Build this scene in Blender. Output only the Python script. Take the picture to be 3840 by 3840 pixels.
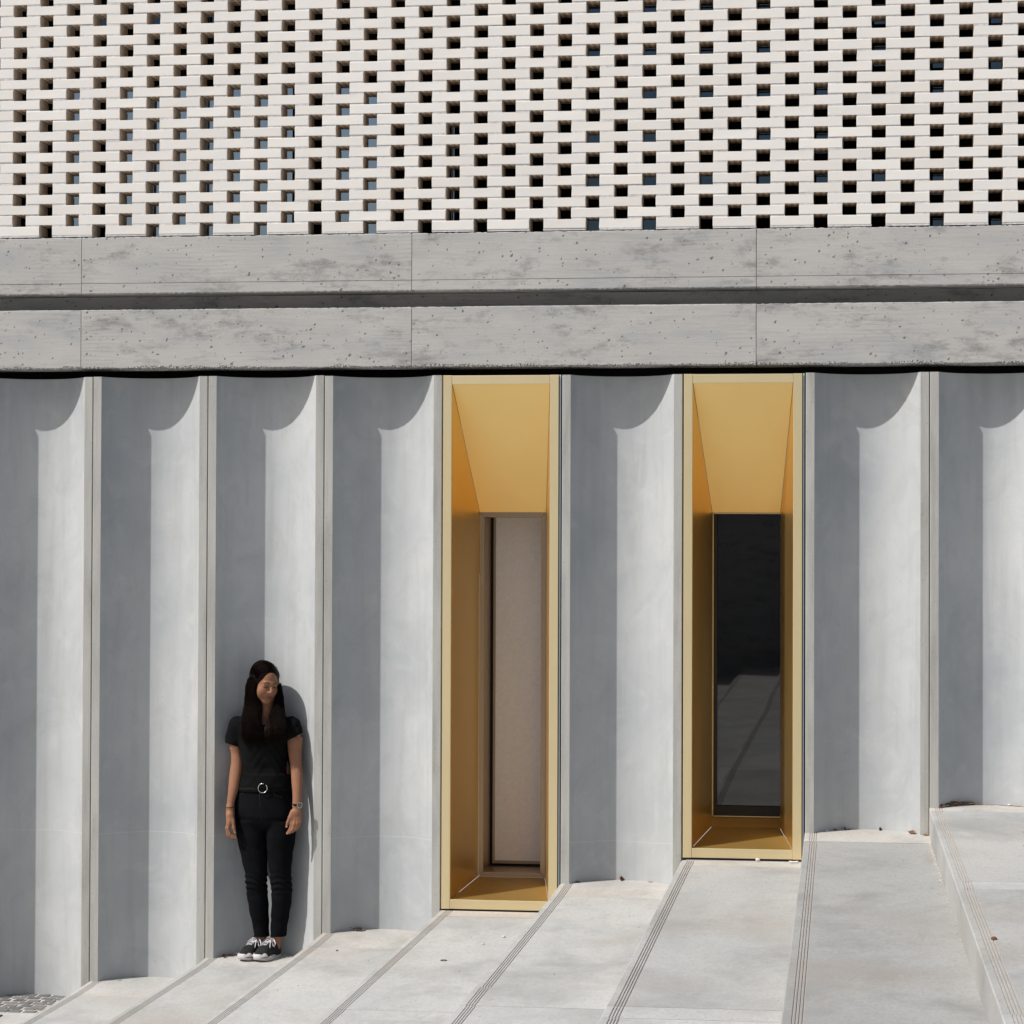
import bpy, bmesh, math, random
import numpy as np
from mathutils import Vector, Matrix
R = random.Random(7)
for o in list(bpy.data.objects): bpy.data.objects.remove(o)
S = bpy.context.scene
COL = S.collection
rad = math.radians

# ---------------------------------------------------------------- camera
# fitted to the photograph (pinhole): focal length and pixel centre of the 3840 px picture
F_PX, YAW, PITCH, ROLL = 9240.13, 0.13245, 0.01643, 0.00373
CAM = np.array([4.05221, -13.0463, 1.54878])
_fw = np.array([-math.sin(YAW)*math.cos(PITCH), math.cos(YAW)*math.cos(PITCH), math.sin(PITCH)])
_rt = np.array([math.cos(YAW), math.sin(YAW), 0.0]); _up = np.cross(_rt, _fw)
_r2 = _rt*math.cos(ROLL)+_up*math.sin(ROLL); _up = _up*math.cos(ROLL)-_rt*math.sin(ROLL); _rt = _r2
cd = bpy.data.cameras.new('camera'); cd.sensor_width = 36.0; cd.lens = 36.0*F_PX/3840.0
cd.clip_start = 0.1; cd.clip_end = 2000.0
cam = bpy.data.objects.new('camera', cd); COL.objects.link(cam); S.camera = cam
M = Matrix(((_rt[0], _up[0], -_fw[0], CAM[0]), (_rt[1], _up[1], -_fw[1], CAM[1]), (_rt[2], _up[2], -_fw[2], CAM[2]), (0, 0, 0, 1)))
cam.matrix_world = M

# ---------------------------------------------------------------- sky, sun, exposure
SUN_AZ, SUN_EL = rad(55.5), rad(48.0)          # azimuth measured from the wall's normal towards the left
SUN_DIR = Vector((-math.sin(SUN_AZ)*math.cos(SUN_EL), -math.cos(SUN_AZ)*math.cos(SUN_EL), math.sin(SUN_EL)))
W_ = bpy.data.worlds.new('World'); S.world = W_; W_.use_nodes = True
wn = W_.node_tree.nodes; wl = W_.node_tree.links
sky = wn.new('ShaderNodeTexSky'); sky.sky_type = 'NISHITA'; sky.sun_disc = False
sky.sun_elevation = SUN_EL; sky.sun_rotation = math.atan2(SUN_DIR.x, SUN_DIR.y)
sky.air_density = 1.0; sky.dust_density = 4.0
wn['Background'].inputs['Strength'].default_value = 0.076
wl.new(sky.outputs[0], wn['Background'].inputs['Color'])
sd = bpy.data.lights.new('sun', 'SUN'); sd.energy = 4.15; sd.angle = rad(0.5); sd.color = (1.0, 0.97, 0.93)
so = bpy.data.objects.new('sun', sd); COL.objects.link(so)
so.rotation_euler = SUN_DIR.to_track_quat('Z', 'Y').to_euler(); so.location = (-6, -8, 12)
S.view_settings.view_transform = 'Standard'; S.view_settings.look = 'None'
S.view_settings.exposure = 0.0; S.view_settings.gamma = 1.0; S.view_settings.use_curve_mapping = False
S.render.engine = 'CYCLES'; S.render.resolution_x = S.render.resolution_y = 1024

# ---------------------------------------------------------------- helpers
def at(px, py, Y):
    """point on the plane Y=const seen at pixel (px,py) of the 3840 px photograph"""
    d = _fw*F_PX+_rt*(px-1920)-_up*(py-1920); t = (Y-CAM[1])/d[1]; return CAM+d*t
def atz(px, py, Z):
    d = _fw*F_PX+_rt*(px-1920)-_up*(py-1920); t = (Z-CAM[2])/d[2]; return CAM+d*t

def link(name, me, parent=None, loc=None):
    o = bpy.data.objects.new(name, me); COL.objects.link(o)
    if loc is not None: o.location = loc
    if parent is not None: o.parent = parent
    return o
def mesh(name, v, f, mats=(), mi=None, smooth=False):
    me = bpy.data.meshes.new(name); me.from_pydata([tuple(map(float, q)) for q in v], [], [tuple(map(int, q)) for q in f])
    for m in mats: me.materials.append(m)
    if mi is not None: me.polygons.foreach_set('material_index', list(mi))
    if smooth: me.polygons.foreach_set('use_smooth', [True]*len(me.polygons))
    me.update(); return me
def tag(o, label, cat=None, group=None, kind=None):
    o['label'] = label
    if cat: o['category'] = cat
    if group: o['group'] = group
    if kind: o['kind'] = kind
    return o
def thing(name, label, cat, loc=(0, 0, 0), group=None):
    o = bpy.data.objects.new(name, None); COL.objects.link(o); o.location = loc; o.empty_display_size = 0.1
    return tag(o, label, cat, group)

class MB:
    """collects simple solids into one mesh"""
    def __init__(s): s.v = []; s.f = []; s.m = []
    def add(s, v, f, m=0):
        b = len(s.v); s.v += [tuple(q) for q in v]; s.f += [tuple(b+i for i in q) for q in f]; s.m += [m]*len(f); return s
    def box(s, x0, x1, y0, y1, z0, z1, m=0):
        v = [(x, y, z) for z in (z0, z1) for y in (y0, y1) for x in (x0, x1)]
        return s.add(v, [(0, 2, 3, 1), (4, 5, 7, 6), (0, 1, 5, 4), (2, 6, 7, 3), (0, 4, 6, 2), (1, 3, 7, 5)], m)
    def hexa(s, a, b, m=0):
        """two quads a (4 pts) and b (4 pts), facing each other"""
        return s.add(list(a)+list(b), [(3, 2, 1, 0), (4, 5, 6, 7), (0, 1, 5, 4), (1, 2, 6, 5), (2, 3, 7, 6), (3, 0, 4, 7)], m)
    def tube(s, pts, r, n=6, m=0, cap=True):
        pts = [Vector(p) for p in pts]; rs = r if isinstance(r, (list, tuple)) else [r]*len(pts)
        base = len(s.v); up = Vector((0.31, 0.52, 0.79))
        for i, p in enumerate(pts):
            t = (pts[min(i+1, len(pts)-1)]-pts[max(i-1, 0)]).normalized()
            a = t.cross(up)
            if a.length < 1e-3: a = t.cross(Vector((1, 0, 0)))
            a.normalize(); b = t.cross(a)
            for k in range(n):
                w = 2*math.pi*k/n; q = p+(a*math.cos(w)+b*math.sin(w))*rs[i]; s.v.append(tuple(q))
        nf = 0
        for i in range(len(pts)-1):
            for k in range(n):
                a = base+i*n+k; b = base+i*n+(k+1) % n
                s.f.append((a, b, b+n, a+n)); s.m.append(m)
        if cap:
            s.f.append(tuple(base+k for k in reversed(range(n)))); s.m.append(m)
            s.f.append(tuple(base+(len(pts)-1)*n+k for k in range(n))); s.m.append(m)
        return s
    def build(s, name, mats, parent=None, loc=None, smooth=False):
        if not isinstance(mats, (list, tuple)): mats = [mats]
        me = mesh(name, s.v, s.f, mats, s.m, smooth); return link(name, me, parent, loc)
def fixnormals(me):
    bm = bmesh.new(); bm.from_mesh(me); bmesh.ops.recalc_face_normals(bm, faces=bm.faces); bm.to_mesh(me); bm.free()
def bevel(o, w=0.003, seg=2):
    b = o.modifiers.new('bevel', 'BEVEL'); b.width = w; b.segments = seg; b.limit_method = 'ANGLE'; return o

# ---------------------------------------------------------------- materials
class NT:
    def __init__(s, name):
        s.m = bpy.data.materials.new(name); s.m.use_nodes = True; s.t = s.m.node_tree; s.n = s.t.nodes
        s.b = s.n['Principled BSDF']
    def node(s, typ, **kw):
        n = s.n.new(typ)
        for k, v in kw.items(): setattr(n, k, v)
        return n
    def link(s, a, b): s.t.links.new(a, b)
    def coord(s, scale=(1, 1, 1), random_offset=True):
        tc = s.node('ShaderNodeTexCoord'); mp = s.node('ShaderNodeMapping'); mp.inputs['Scale'].default_value = scale
        if random_offset:
            oi = s.node('ShaderNodeObjectInfo'); cb = s.node('ShaderNodeCombineXYZ')
            for i, k in enumerate((37.0, 19.0, 53.0)):
                mm = s.node('ShaderNodeMath', operation='MULTIPLY'); mm.inputs[1].default_value = k
                s.link(oi.outputs['Random'], mm.inputs[0]); s.link(mm.outputs[0], cb.inputs[i])
            s.link(cb.outputs[0], mp.inputs['Location'])
        s.link(tc.outputs['Object'], mp.inputs['Vector']); return mp.outputs[0]
    def noise(s, vec, scale, detail=6, rough=0.55, dist=0.0):
        n = s.node('ShaderNodeTexNoise'); n.inputs['Scale'].default_value = scale; n.inputs['Detail'].default_value = detail
        n.inputs['Roughness'].default_value = rough; n.inputs['Distortion'].default_value = dist
        s.link(vec, n.inputs['Vector']); return n.outputs[0]
    def ramp(s, fac, stops):
        r = s.node('ShaderNodeValToRGB'); e = r.color_ramp.elements
        while len(e) < len(stops): e.new(0.5)
        for i, (p, c) in enumerate(stops):
            e[i].position = p; e[i].color = tuple(c)+(1,) if isinstance(c, (tuple, list)) else (c, c, c, 1)
        s.link(fac, r.inputs[0]); return r.outputs[0]
    def mix(s, a, b, fac, mode='MIX'):
        x = s.node('ShaderNodeMix', data_type='RGBA', blend_type=mode)
        for sock, val in ((x.inputs[0], fac), (x.inputs[6], a), (x.inputs[7], b)):
            if hasattr(val, 'is_output'): s.link(val, sock)
            elif isinstance(val, (tuple, list)): sock.default_value = tuple(val)+(1,)
            else: sock.default_value = val
        return x.outputs[2]
    def math(s, op, a, b=0.0, c=None):
        x = s.node('ShaderNodeMath', operation=op)
        for sock, val in zip(x.inputs, (a, b, c)):
            if val is None: continue
            if hasattr(val, 'is_output'): s.link(val, sock)
            else: sock.default_value = val
        return x.outputs[0]
    def bump(s, h, strength, dist=0.01, prev=None):
        b = s.node('ShaderNodeBump'); b.inputs['Strength'].default_value = strength; b.inputs['Distance'].default_value = dist
        s.link(h, b.inputs['Height'])
        if prev is not None: s.link(prev, b.inputs['Normal'])
        s.last = b.outputs[0]; return b.outputs[0]
    def out(s, color=None, rough=0.8, normal=None, metal=0.0, spec=None):
        if color is not None:
            if hasattr(color, 'is_output'): s.link(color, s.b.inputs['Base Color'])
            else: s.b.inputs['Base Color'].default_value = tuple(color)+(1,)
        if hasattr(rough, 'is_output'): s.link(rough, s.b.inputs['Roughness'])
        else: s.b.inputs['Roughness'].default_value = rough
        s.b.inputs['Metallic'].default_value = metal
        if spec is not None: s.b.inputs['Specular IOR Level'].default_value = spec
        if normal is not None: s.link(normal, s.b.inputs['Normal'])
        return s.m
def plain(name, c, rough=0.7, metal=0.0, spec=None):
    n = NT(name); v = n.coord(); a = n.noise(v, 60, 3)
    col = n.mix(tuple(x*0.88 for x in c), tuple(min(1, x*1.12) for x in c), a)
    return n.out(col, rough, None, metal, spec)

def pits(n, v, scale, thr, rnd=1.0):
    """mask (1 inside) of sparse irregular bug holes"""
    w = n.noise(v, scale*2.3, 2)
    vv = n.node('ShaderNodeVectorMath', operation='MULTIPLY_ADD')
    n.link(w, vv.inputs[0]); vv.inputs[1].default_value = (0.9/scale,)*3; n.link(v, vv.inputs[2])
    vo = n.node('ShaderNodeTexVoronoi'); vo.inputs['Scale'].default_value = scale; vo.inputs['Randomness'].default_value = rnd
    n.link(vv.outputs[0], vo.inputs['Vector'])
    sep = n.node('ShaderNodeSeparateColor'); n.link(vo.outputs['Color'], sep.inputs[0])
    # cell radius depends on a random cell value: most cells have no hole
    rr = n.math('MULTIPLY', n.math('MAXIMUM', n.math('SUBTRACT', sep.outputs[0], 0.55), 0.0), thr)
    return n.math('LESS_THAN', vo.outputs['Distance'], rr)

def mat_flute():
    n = NT('smooth_grey_concrete'); v = n.coord()
    big = n.noise(v, 1.3, 5); streak = n.noise(n.coord((7, 7, 0.5)), 1.6, 6, 0.6, 0.4); mid = n.noise(v, 6, 6, 0.6, 0.5)
    fine = n.noise(v, 110, 3)
    c = n.ramp(big, [(0.3, (0.355, 0.378, 0.398)), (0.5, (0.43, 0.447, 0.455)), (0.72, (0.475, 0.488, 0.49))])
    oi = n.node('ShaderNodeObjectInfo'); hs = n.node('ShaderNodeHueSaturation'); n.link(c, hs.inputs['Color'])
    n.link(n.math('ADD', n.math('MULTIPLY', oi.outputs['Random'], 0.17), 0.92), hs.inputs['Value']); c = hs.outputs[0]
    c = n.mix(c, (0.315, 0.325, 0.32), n.ramp(streak, [(0.48, 0.0), (0.74, 0.48)]))
    swirl = n.noise(n.coord((1, 1, 0.8)), 3.2, 9, 0.68, 2.2); c = n.mix(c, (0.33, 0.34, 0.345), n.ramp(swirl, [(0.5, 0.0), (0.7, 0.42)]))
    c = n.mix(c, (0.55, 0.555, 0.545), n.ramp(mid, [(0.52, 0.0), (0.78, 0.5)]))
    c = n.mix(c, (0.40, 0.415, 0.42), n.ramp(fine, [(0.42, 0.0), (0.7, 0.25)]))
    p = pits(n, v, 24, 0.22); c = n.mix(c, (0.24, 0.24, 0.235), n.math('MULTIPLY', p, 0.45))
    # faint pour line
    tc = n.node('ShaderNodeTexCoord'); sp = n.node('ShaderNodeSeparateXYZ'); n.link(tc.outputs['Object'], sp.inputs[0])
    wob = n.math('MULTIPLY', n.noise(v, 3, 2), 0.03)
    line = n.math('LESS_THAN', n.math('ABSOLUTE', n.math('ADD', n.math('SUBTRACT', sp.outputs[2], 0.02), wob)), 0.0022)
    c = n.mix(c, (0.52, 0.53, 0.53), n.math('MULTIPLY', line, 0.6))
    b = n.bump(fine, 0.12, 0.002); b = n.bump(p, -0.5, 0.004, b); b = n.bump(mid, 0.10, 0.02, b)
    return n.out(c, 0.62, b, 0, 0.35)
def mat_rib():
    n = NT('rough_rib_concrete'); v = n.coord()
    big = n.noise(n.coord((5, 5, 0.8)), 2.0, 7, 0.62, 0.3); fine = n.noise(v, 90, 4, 0.65); st = n.noise(n.coord((60, 60, 1.6)), 1.0, 4)
    c = n.ramp(big, [(0.3, (0.30, 0.295, 0.275)), (0.52, (0.40, 0.40, 0.375)), (0.75, (0.47, 0.46, 0.43))])
    c = n.mix(c, (0.30, 0.28, 0.25), n.ramp(st, [(0.55, 0.0), (0.8, 0.5)]))
    c = n.mix(c, (0.47, 0.46, 0.44), n.ramp(fine, [(0.5, 0.0), (0.72, 0.35)]))
    p = pits(n, v, 45, 0.4); c = n.mix(c, (0.2, 0.195, 0.185), n.math('MULTIPLY', p, 0.5))
    b = n.bump(fine, 0.3, 0.003); b = n.bump(p, -0.7, 0.005, b)
    return n.out(c, 0.85, b, 0, 0.25)
def mat_beam(rough_edge_z=None):
    n = NT('board_marked_concrete'); v = n.coord()
    big = n.noise(n.coord((0.8, 1, 2.2)), 2.4, 5, 0.6, 0.6)
    vw = n.coord((1.1, 1, 17)); grain = n.noise(vw, 2.4, 9, 0.74, 0.15)
    knot = n.node('ShaderNodeTexWave', wave_type='BANDS', bands_direction='Z'); knot.inputs['Scale'].default_value = 5.5
    knot.inputs['Distortion'].default_value = 9; knot.inputs['Detail'].default_value = 3; knot.inputs['Detail Scale'].default_value = 0.5
    n.link(n.coord((0.55, 1, 2.6)), knot.inputs['Vector'])
    fine = n.noise(v, 120, 4, 0.7); dirt = n.noise(n.coord((0.75, 1, 1.9)), 4.2, 10, 0.76, 0.08)
    c = n.ramp(big, [(0.28, (0.345, 0.358, 0.365)), (0.46, (0.42, 0.416, 0.402)), (0.66, (0.46, 0.447, 0.43)), (0.8, (0.39, 0.403, 0.412))])
    c = n.mix(c, (0.26, 0.245, 0.225), n.ramp(grain, [(0.55, 0.0), (0.72, 0.34)]))
    kmask = n.math('MULTIPLY', n.ramp(knot.outputs[0], [(0.8, 0.0), (0.95, 0.3)]), n.ramp(n.noise(v, 1.7, 2), [(0.5, 0.0), (0.62, 1.0)]))
    c = n.mix(c, (0.27, 0.24, 0.215), kmask)
    c = n.mix(c, (0.165, 0.165, 0.16), n.ramp(dirt, [(0.515, 0.0), (0.66, 0.72)]))
    c = n.mix(c, (0.56, 0.555, 0.54), n.ramp(fine, [(0.55, 0.0), (0.8, 0.4)]))
    p1 = pits(n, v, 15, 0.30); p2 = pits(n, v, 40, 0.58); p = n.math('MAXIMUM', p1, p2)
    c = n.mix(c, (0.11, 0.108, 0.10), n.math('MULTIPLY', p, 0.85))
    b = n.bump(grain, 0.35, 0.006); b = n.bump(fine, 0.25, 0.003, b); b = n.bump(p, -0.9, 0.008, b)
    if rough_edge_z is not None:      # honeycombed, washed-out edge along the bottom of the lower beam
        tc = n.node('ShaderNodeTexCoord'); sp = n.node('ShaderNodeSeparateXYZ'); n.link(tc.outputs['Object'], sp.inputs[0])
        hgt = n.math('ADD', n.math('MULTIPLY', n.noise(n.coord((1, 1, 1)), 4.5, 4, 0.7), 0.07), rough_edge_z-0.026)
        msk = n.math('LESS_THAN', sp.outputs[2], hgt)
        vo = n.node('ShaderNodeTexVoronoi'); vo.inputs['Scale'].default_value = 105; n.link(v, vo.inputs['Vector'])
        agg = n.ramp(vo.outputs['Distance'], [(0.15, (0.60, 0.58, 0.55)), (0.45, (0.42, 0.41, 0.40)), (0.62, (0.20, 0.20, 0.19))])
        c = n.mix(c, agg, n.math('MULTIPLY', msk, 0.8))
        hh = n.math('MULTIPLY', n.math('SUBTRACT', 1.0, vo.outputs['Distance']), msk)
        b = n.bump(hh, 0.9, 0.01, b)
    return n.out(c, 0.85, b, 0, 0.25)
def mat_tread():
    n = NT('pale_step_concrete'); v = n.coord((1, 0.42, 1))
    big = n.noise(n.coord((1.0, 0.4, 1)), 1.7, 6, 0.62, 0.5); st = n.noise(n.coord((1.0, 0.62, 1)), 2.0, 10, 0.70, 0.3)
    mid = n.noise(v, 13, 8, 0.7); fine = n.noise(n.coord((1.0, 0.35, 1)), 190, 4, 0.8); sp = n.noise(v, 62, 6, 0.85)
    oi = n.node('ShaderNodeObjectInfo')
    c = n.ramp(big, [(0.3, (0.43, 0.438, 0.438)), (0.5, (0.51, 0.51, 0.50)), (0.7, (0.55, 0.54, 0.52))])
    c = n.mix(c, (0.27, 0.272, 0.266), n.ramp(st, [(0.46, 0.0), (0.68, 0.66)]))
    c = n.mix(c, (0.43, 0.385, 0.345), n.ramp(n.noise(n.coord((0.8, 0.9, 1)), 1.1, 6), [(0.52, 0.0), (0.70, 0.6)]))
    c = n.mix(c, (0.56, 0.56, 0.55), n.ramp(mid, [(0.55, 0.0), (0.78, 0.5)]))
    c = n.mix(c, (0.33, 0.325, 0.315), n.ramp(sp, [(0.48, 0.0), (0.68, 0.6)]))
    c = n.mix(c, (0.28, 0.28, 0.27), n.ramp(fine, [(0.52, 0.0), (0.75, 0.45)]))
    dk = n.node('ShaderNodeHueSaturation'); n.link(c, dk.inputs['Color']); n.link(n.math('ADD', n.math('MULTIPLY', oi.outputs['Random'], 0.08), 0.96), dk.inputs['Value']); c = n.mix(dk.outputs[0], oi.outputs['Color'], 1.0, 'MULTIPLY')
    p = pits(n, v, 30, 0.3); c = n.mix(c, (0.22, 0.215, 0.20), n.math('MULTIPLY', p, 0.6))
    b = n.bump(fine, 0.25, 0.002); b = n.bump(mid, 0.2, 0.01, b); b = n.bump(p, -0.5, 0.004, b)
    return n.out(c, 0.75, b, 0, 0.3)
def mat_brick_white():
    n = NT('white_painted_brick'); v = n.coord(); oi = n.node('ShaderNodeObjectInfo')
    a = n.noise(v, 9, 5, 0.6); f = n.noise(v, 130, 4, 0.7)
    c = n.mix((0.70, 0.672, 0.63), (0.775, 0.75, 0.71), oi.outputs['Random'])
    c = n.mix(c, (0.70, 0.70, 0.71), n.ramp(a, [(0.45, 0.0), (0.75, 0.55)]))
    c = n.mix(c, (0.62, 0.60, 0.58), n.ramp(f, [(0.6, 0.0), (0.85, 0.5)]))
    b = n.bump(f, 0.25, 0.002); b = n.bump(a, 0.3, 0.006, b)
    return n.out(c, 0.7, b, 0, 0.3)
def mat_mortar():
    n = NT('whitewashed_mortar'); v = n.coord()
    a = n.noise(v, 40, 6, 0.7); c = n.ramp(a, [(0.3, (0.52, 0.51, 0.51)), (0.6, (0.66, 0.65, 0.65)), (0.8, (0.72, 0.71, 0.70))])
    b = n.bump(a, 0.9, 0.01); return n.out(c, 0.9, b, 0, 0.2)
def mat_brick_body():
    """unpainted brick: underside shows the oval cores"""
    n = NT('tan_brick_body'); v = n.coord((1, 1, 1), False); f = n.noise(v, 90, 4, 0.7)
    c = n.ramp(f, [(0.3, (0.60, 0.50, 0.40)), (0.7, (0.72, 0.61, 0.49))])
    tc = n.node('ShaderNodeTexCoord'); sp = n.node('ShaderNodeSeparateXYZ'); n.link(tc.outputs['Object'], sp.inputs[0])
    def cell(x, per, half):
        q = n.math('SUBTRACT', n.math('FRACT', n.math('DIVIDE', x, per)), 0.5); return n.math('DIVIDE', n.math('MULTIPLY', q, per), half)
    ex = cell(sp.outputs[0], 0.0325, 0.0105); ey = cell(n.math('ADD', sp.outputs[1], 0.001), 0.046, 0.017)
    rr = n.math('ADD', n.math('POWER', n.math('ABSOLUTE', ex), 3.0), n.math('POWER', n.math('ABSOLUTE', ey), 3.0))
    ge = n.node('ShaderNodeNewGeometry'); sg = n.node('ShaderNodeSeparateXYZ'); n.link(ge.outputs['Normal'], sg.inputs[0])
    hole = n.math('MULTIPLY', n.math('LESS_THAN', rr, 1.0), n.math('LESS_THAN', sg.outputs[2], -0.5))
    c = n.mix(c, (0.30, 0.21, 0.13), n.math('MULTIPLY', hole, 0.85))
    b = n.bump(f, 0.4, 0.003); b = n.bump(hole, -1.0, 0.02, b)
    return n.out(c, 0.9, b, 0, 0.2)
def mat_gold(name, base, rough, dark, metal=0.8):
    n = NT(name); v = n.coord()
    a = n.noise(v, 1.6, 6, 0.6, 0.3); f = n.noise(v, 260, 2, 0.6); s = n.noise(n.coord((1, 1, 0.35)), 5, 7, 0.7)
    c = n.mix(base, dark, n.ramp(a, [(0.4, 0.0), (0.75, 0.35)])); c = n.mix(c, dark, n.ramp(s, [(0.55, 0.0), (0.8, 0.3)]))
    r = n.ramp(s, [(0.3, rough-0.02), (0.7, rough+0.03)])
    b = n.bump(f, 0.05, 0.0006)
    return n.out(c, r, b, metal)
def mat_glass_dark():
    n = NT('dark_window_glass'); v = n.coord(); w = n.noise(v, 2.1, 2, 0.4)
    b = n.bump(w, 0.06, 0.012); n.b.inputs['IOR'].default_value = 1.78
    return n.out((0.008, 0.009, 0.010), 0.015, b, 0.0, 0.5)
def mat_glass_clear(name, c):
    n = NT(name); v = n.coord(); w = n.noise(v, 3.0, 2, 0.4); n.b.inputs['Transmission Weight'].default_value = 1.0; n.b.inputs['IOR'].default_value = 1.1
    return n.out(n.mix(c, tuple(x*0.8 for x in c), w), 0.0, None, 0.0)
def mat_cobble():
    n = NT('dark_grey_cobble'); v = n.coord(); a = n.noise(v, 14, 6, 0.7); f = n.noise(v, 160, 3); oi = n.node('ShaderNodeObjectInfo')
    c = n.mix((0.10, 0.10, 0.105), (0.19, 0.185, 0.18), oi.outputs['Random'])
    c = n.mix(c, (0.30, 0.285, 0.27), n.ramp(a, [(0.48, 0.0), (0.75, 0.7)])); b = n.bump(a, 0.6, 0.01); b = n.bump(f, 0.4, 0.003, b)
    return n.out(c, 0.8, b)
def mat_sand():
    n = NT('pale_sand'); v = n.coord(); a = n.noise(v, 160, 4, 0.8); g = n.noise(v, 5, 4)
    c = n.ramp(a, [(0.3, (0.46, 0.42, 0.38)), (0.7, (0.66, 0.61, 0.56))]); c = n.mix(c, (0.48, 0.46, 0.44), n.ramp(g, [(0.4, 0.0), (0.7, 0.6)]))
    return n.out(c, 0.95, n.bump(a, 0.8, 0.006))
def mat_rust():
    n = NT('rusty_iron'); v = n.coord(); a = n.noise(v, 30, 6, 0.7)
    c = n.ramp(a, [(0.3, (0.07, 0.042, 0.032)), (0.6, (0.15, 0.085, 0.06)), (0.8, (0.22, 0.14, 0.10))]); return n.out(c, 0.85, n.bump(a, 0.6, 0.006), 0.2)
def mat_skin():
    n = NT('tan_skin'); v = n.coord((1, 1, 1), False); a = n.noise(v, 18, 4); f = n.noise(v, 320, 2)
    c = n.mix((0.235, 0.111, 0.062), (0.292, 0.143, 0.084), a); b = n.bump(f, 0.1, 0.0008)
    n.b.inputs['Subsurface Weight'].default_value = 0.08; n.b.inputs['Subsurface Radius'].default_value = (0.01, 0.004, 0.002)
    return n.out(c, 0.55, b, 0, 0.22)
def mat_cloth(name, c, scale, rough=0.95, bumpd=0.0012):
    n = NT(name); v = n.coord((1, 1, 1), False); a = n.noise(v, 7, 5, 0.6); f = n.noise(v, scale, 3, 0.7)
    col = n.mix(tuple(x*0.75 for x in c), tuple(x*1.5 for x in c), n.ramp(a, [(0.35, 0.0), (0.7, 1.0)])); b = n.bump(f, 0.5, bumpd)
    return n.out(col, rough, b, 0, 0.07)
def mat_hair():
    n = NT('dark_brown_hair'); v = n.coord((1, 1, 0.04), False); a = n.noise(v, 230, 5, 0.75); g = n.noise(n.coord((1, 1, 0.3), False), 22, 3)
    c = n.mix((0.0022, 0.0014, 0.0011), (0.019, 0.0088, 0.0062), n.math('MULTIPLY', a, g)); b = n.bump(a, 0.7, 0.004)
    return n.out(c, 0.34, b, 0, 0.05)
def mat_leaf(name, c):
    n = NT(name); v = n.coord(); a = n.noise(v, 70, 5, 0.7); col = n.mix(tuple(x*0.5 for x in c), tuple(x*1.4 for x in c), a)
    return n.out(col, 0.8, n.bump(a, 0.5, 0.003))

FLUTE, RIB, BEAM, BEAM_LOW, TREAD = mat_flute(), mat_rib(), mat_beam(), mat_beam(2.545), mat_tread()
BRICK, MORTAR, BODYM = mat_brick_white(), mat_mortar(), mat_brick_body()
GOLD = mat_gold('pale_gold_aluminium', (0.84, 0.70, 0.42), 0.45, (0.78, 0.65, 0.40), 0.8)
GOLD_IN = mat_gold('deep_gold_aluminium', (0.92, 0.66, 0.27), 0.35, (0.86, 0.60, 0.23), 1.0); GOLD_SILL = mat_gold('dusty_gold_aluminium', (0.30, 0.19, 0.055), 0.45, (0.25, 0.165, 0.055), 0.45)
BRONZE = mat_gold('bronze_aluminium', (0.42, 0.32, 0.22), 0.38, (0.34, 0.26, 0.18))
GLASS = mat_glass_dark(); SKYGLASS = mat_glass_clear('pale_window_glass', (1.0, 1.0, 1.0)); DIMGLASS = mat_glass_clear('dimmed_pane_glass', (0.17, 0.21, 0.245))
BLACK = plain('black_rubber_and_void', (0.012, 0.012, 0.012), 0.6); DARKWALL = plain('painted_dark_wall', (0.018, 0.016, 0.015), 0.9)  # near-black colours also stand in for unlit voids and rooms
GREYPANEL = plain('matt_grey_panel', (0.88, 0.86, 0.86), 0.75); SEAL = plain('pale_blue_sealant', (0.50, 0.58, 0.64), 0.6)
COBBLE, SAND, RUST = mat_cobble(), mat_sand(), mat_rust()

# ---------------------------------------------------------------- dimensions (metres)
P = 0.645            # width of one bay
Z1, H = -0.806, 0.1467   # level of the first tread, rise of a step
ZTOP = 2.500         # top of the fluted panels
SAG, HW = 0.165, 0.2755  # depth and half width of a flute
def tz(i): return Z1+i*H
GROUND_Z = -0.905
RIB_W = (P-2*HW)/2
RAD = (HW*HW+SAG*SAG)/(2*SAG)
def arc(u): return math.sqrt(max(RAD*RAD-u*u, 0))-(RAD-SAG)

# ---------------------------------------------------------------- ground
g = link('ground', mesh('ground', [(-300, -300, -1.25), (300, -300, -1.25), (300, 300, -1.25), (-300, 300, -1.25)], [(0, 1, 2, 3)], [TREAD])); g['kind'] = 'structure'
mb = MB(); mb.box(-14, 0.001, -24, 0.30, -1.24, GROUND_Z-0.0025)
pav = mb.build('pavement', SAND); pav['kind'] = 'structure'
# concrete border slabs round the cobbles
for (x0, x1, y0, y1) in [(-1.9, -0.105, -0.432, -0.378), (-0.318, -0.105, -1.5, -0.436), (-0.318, -0.105, -3.6, -1.505), (-1.9, -0.322, -3.6, -1.26), (-14, -1.905, -24, 0.29), (-1.9, -0.105, -24, -3.605)]:
    b = bevel(MB().box(x0, x1, y0, y1, -1.2, GROUND_Z+0.001).build('paving_slab', TREAD, pav), 0.004)
def cobble_mesh(k):
    r = random.Random(k); v = []; n = 4
    w = 0.5*(0.072+r.uniform(-0.005, 0.005)); d = 0.5*(0.064+r.uniform(-0.005, 0.005))
    ring = []
    for a, b in ((-1, -1), (0, -1.06), (1, -1), (1.05, 0), (1, 1), (0, 1.05), (-1, 1), (-1.06, 0)):
        ring.append((a*w+r.uniform(-.004, .004), b*d+r.uniform(-.004, .004)))
    for sc, z in ((1.0, -0.05), (1.0, -0.006), (0.88, 0.004+r.uniform(-.001, .002))):
        v += [(x*sc, y*sc, z) for x, y in ring]
    f = []
    for l in range(2):
        for i in range(8): f.append((l*8+i, l*8+(i+1) % 8, l*8+8+(i+1) % 8, l*8+8+i))
    f.append(tuple(range(16, 24))); return mesh('cobble', v, f, [COBBLE], None, False)
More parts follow.
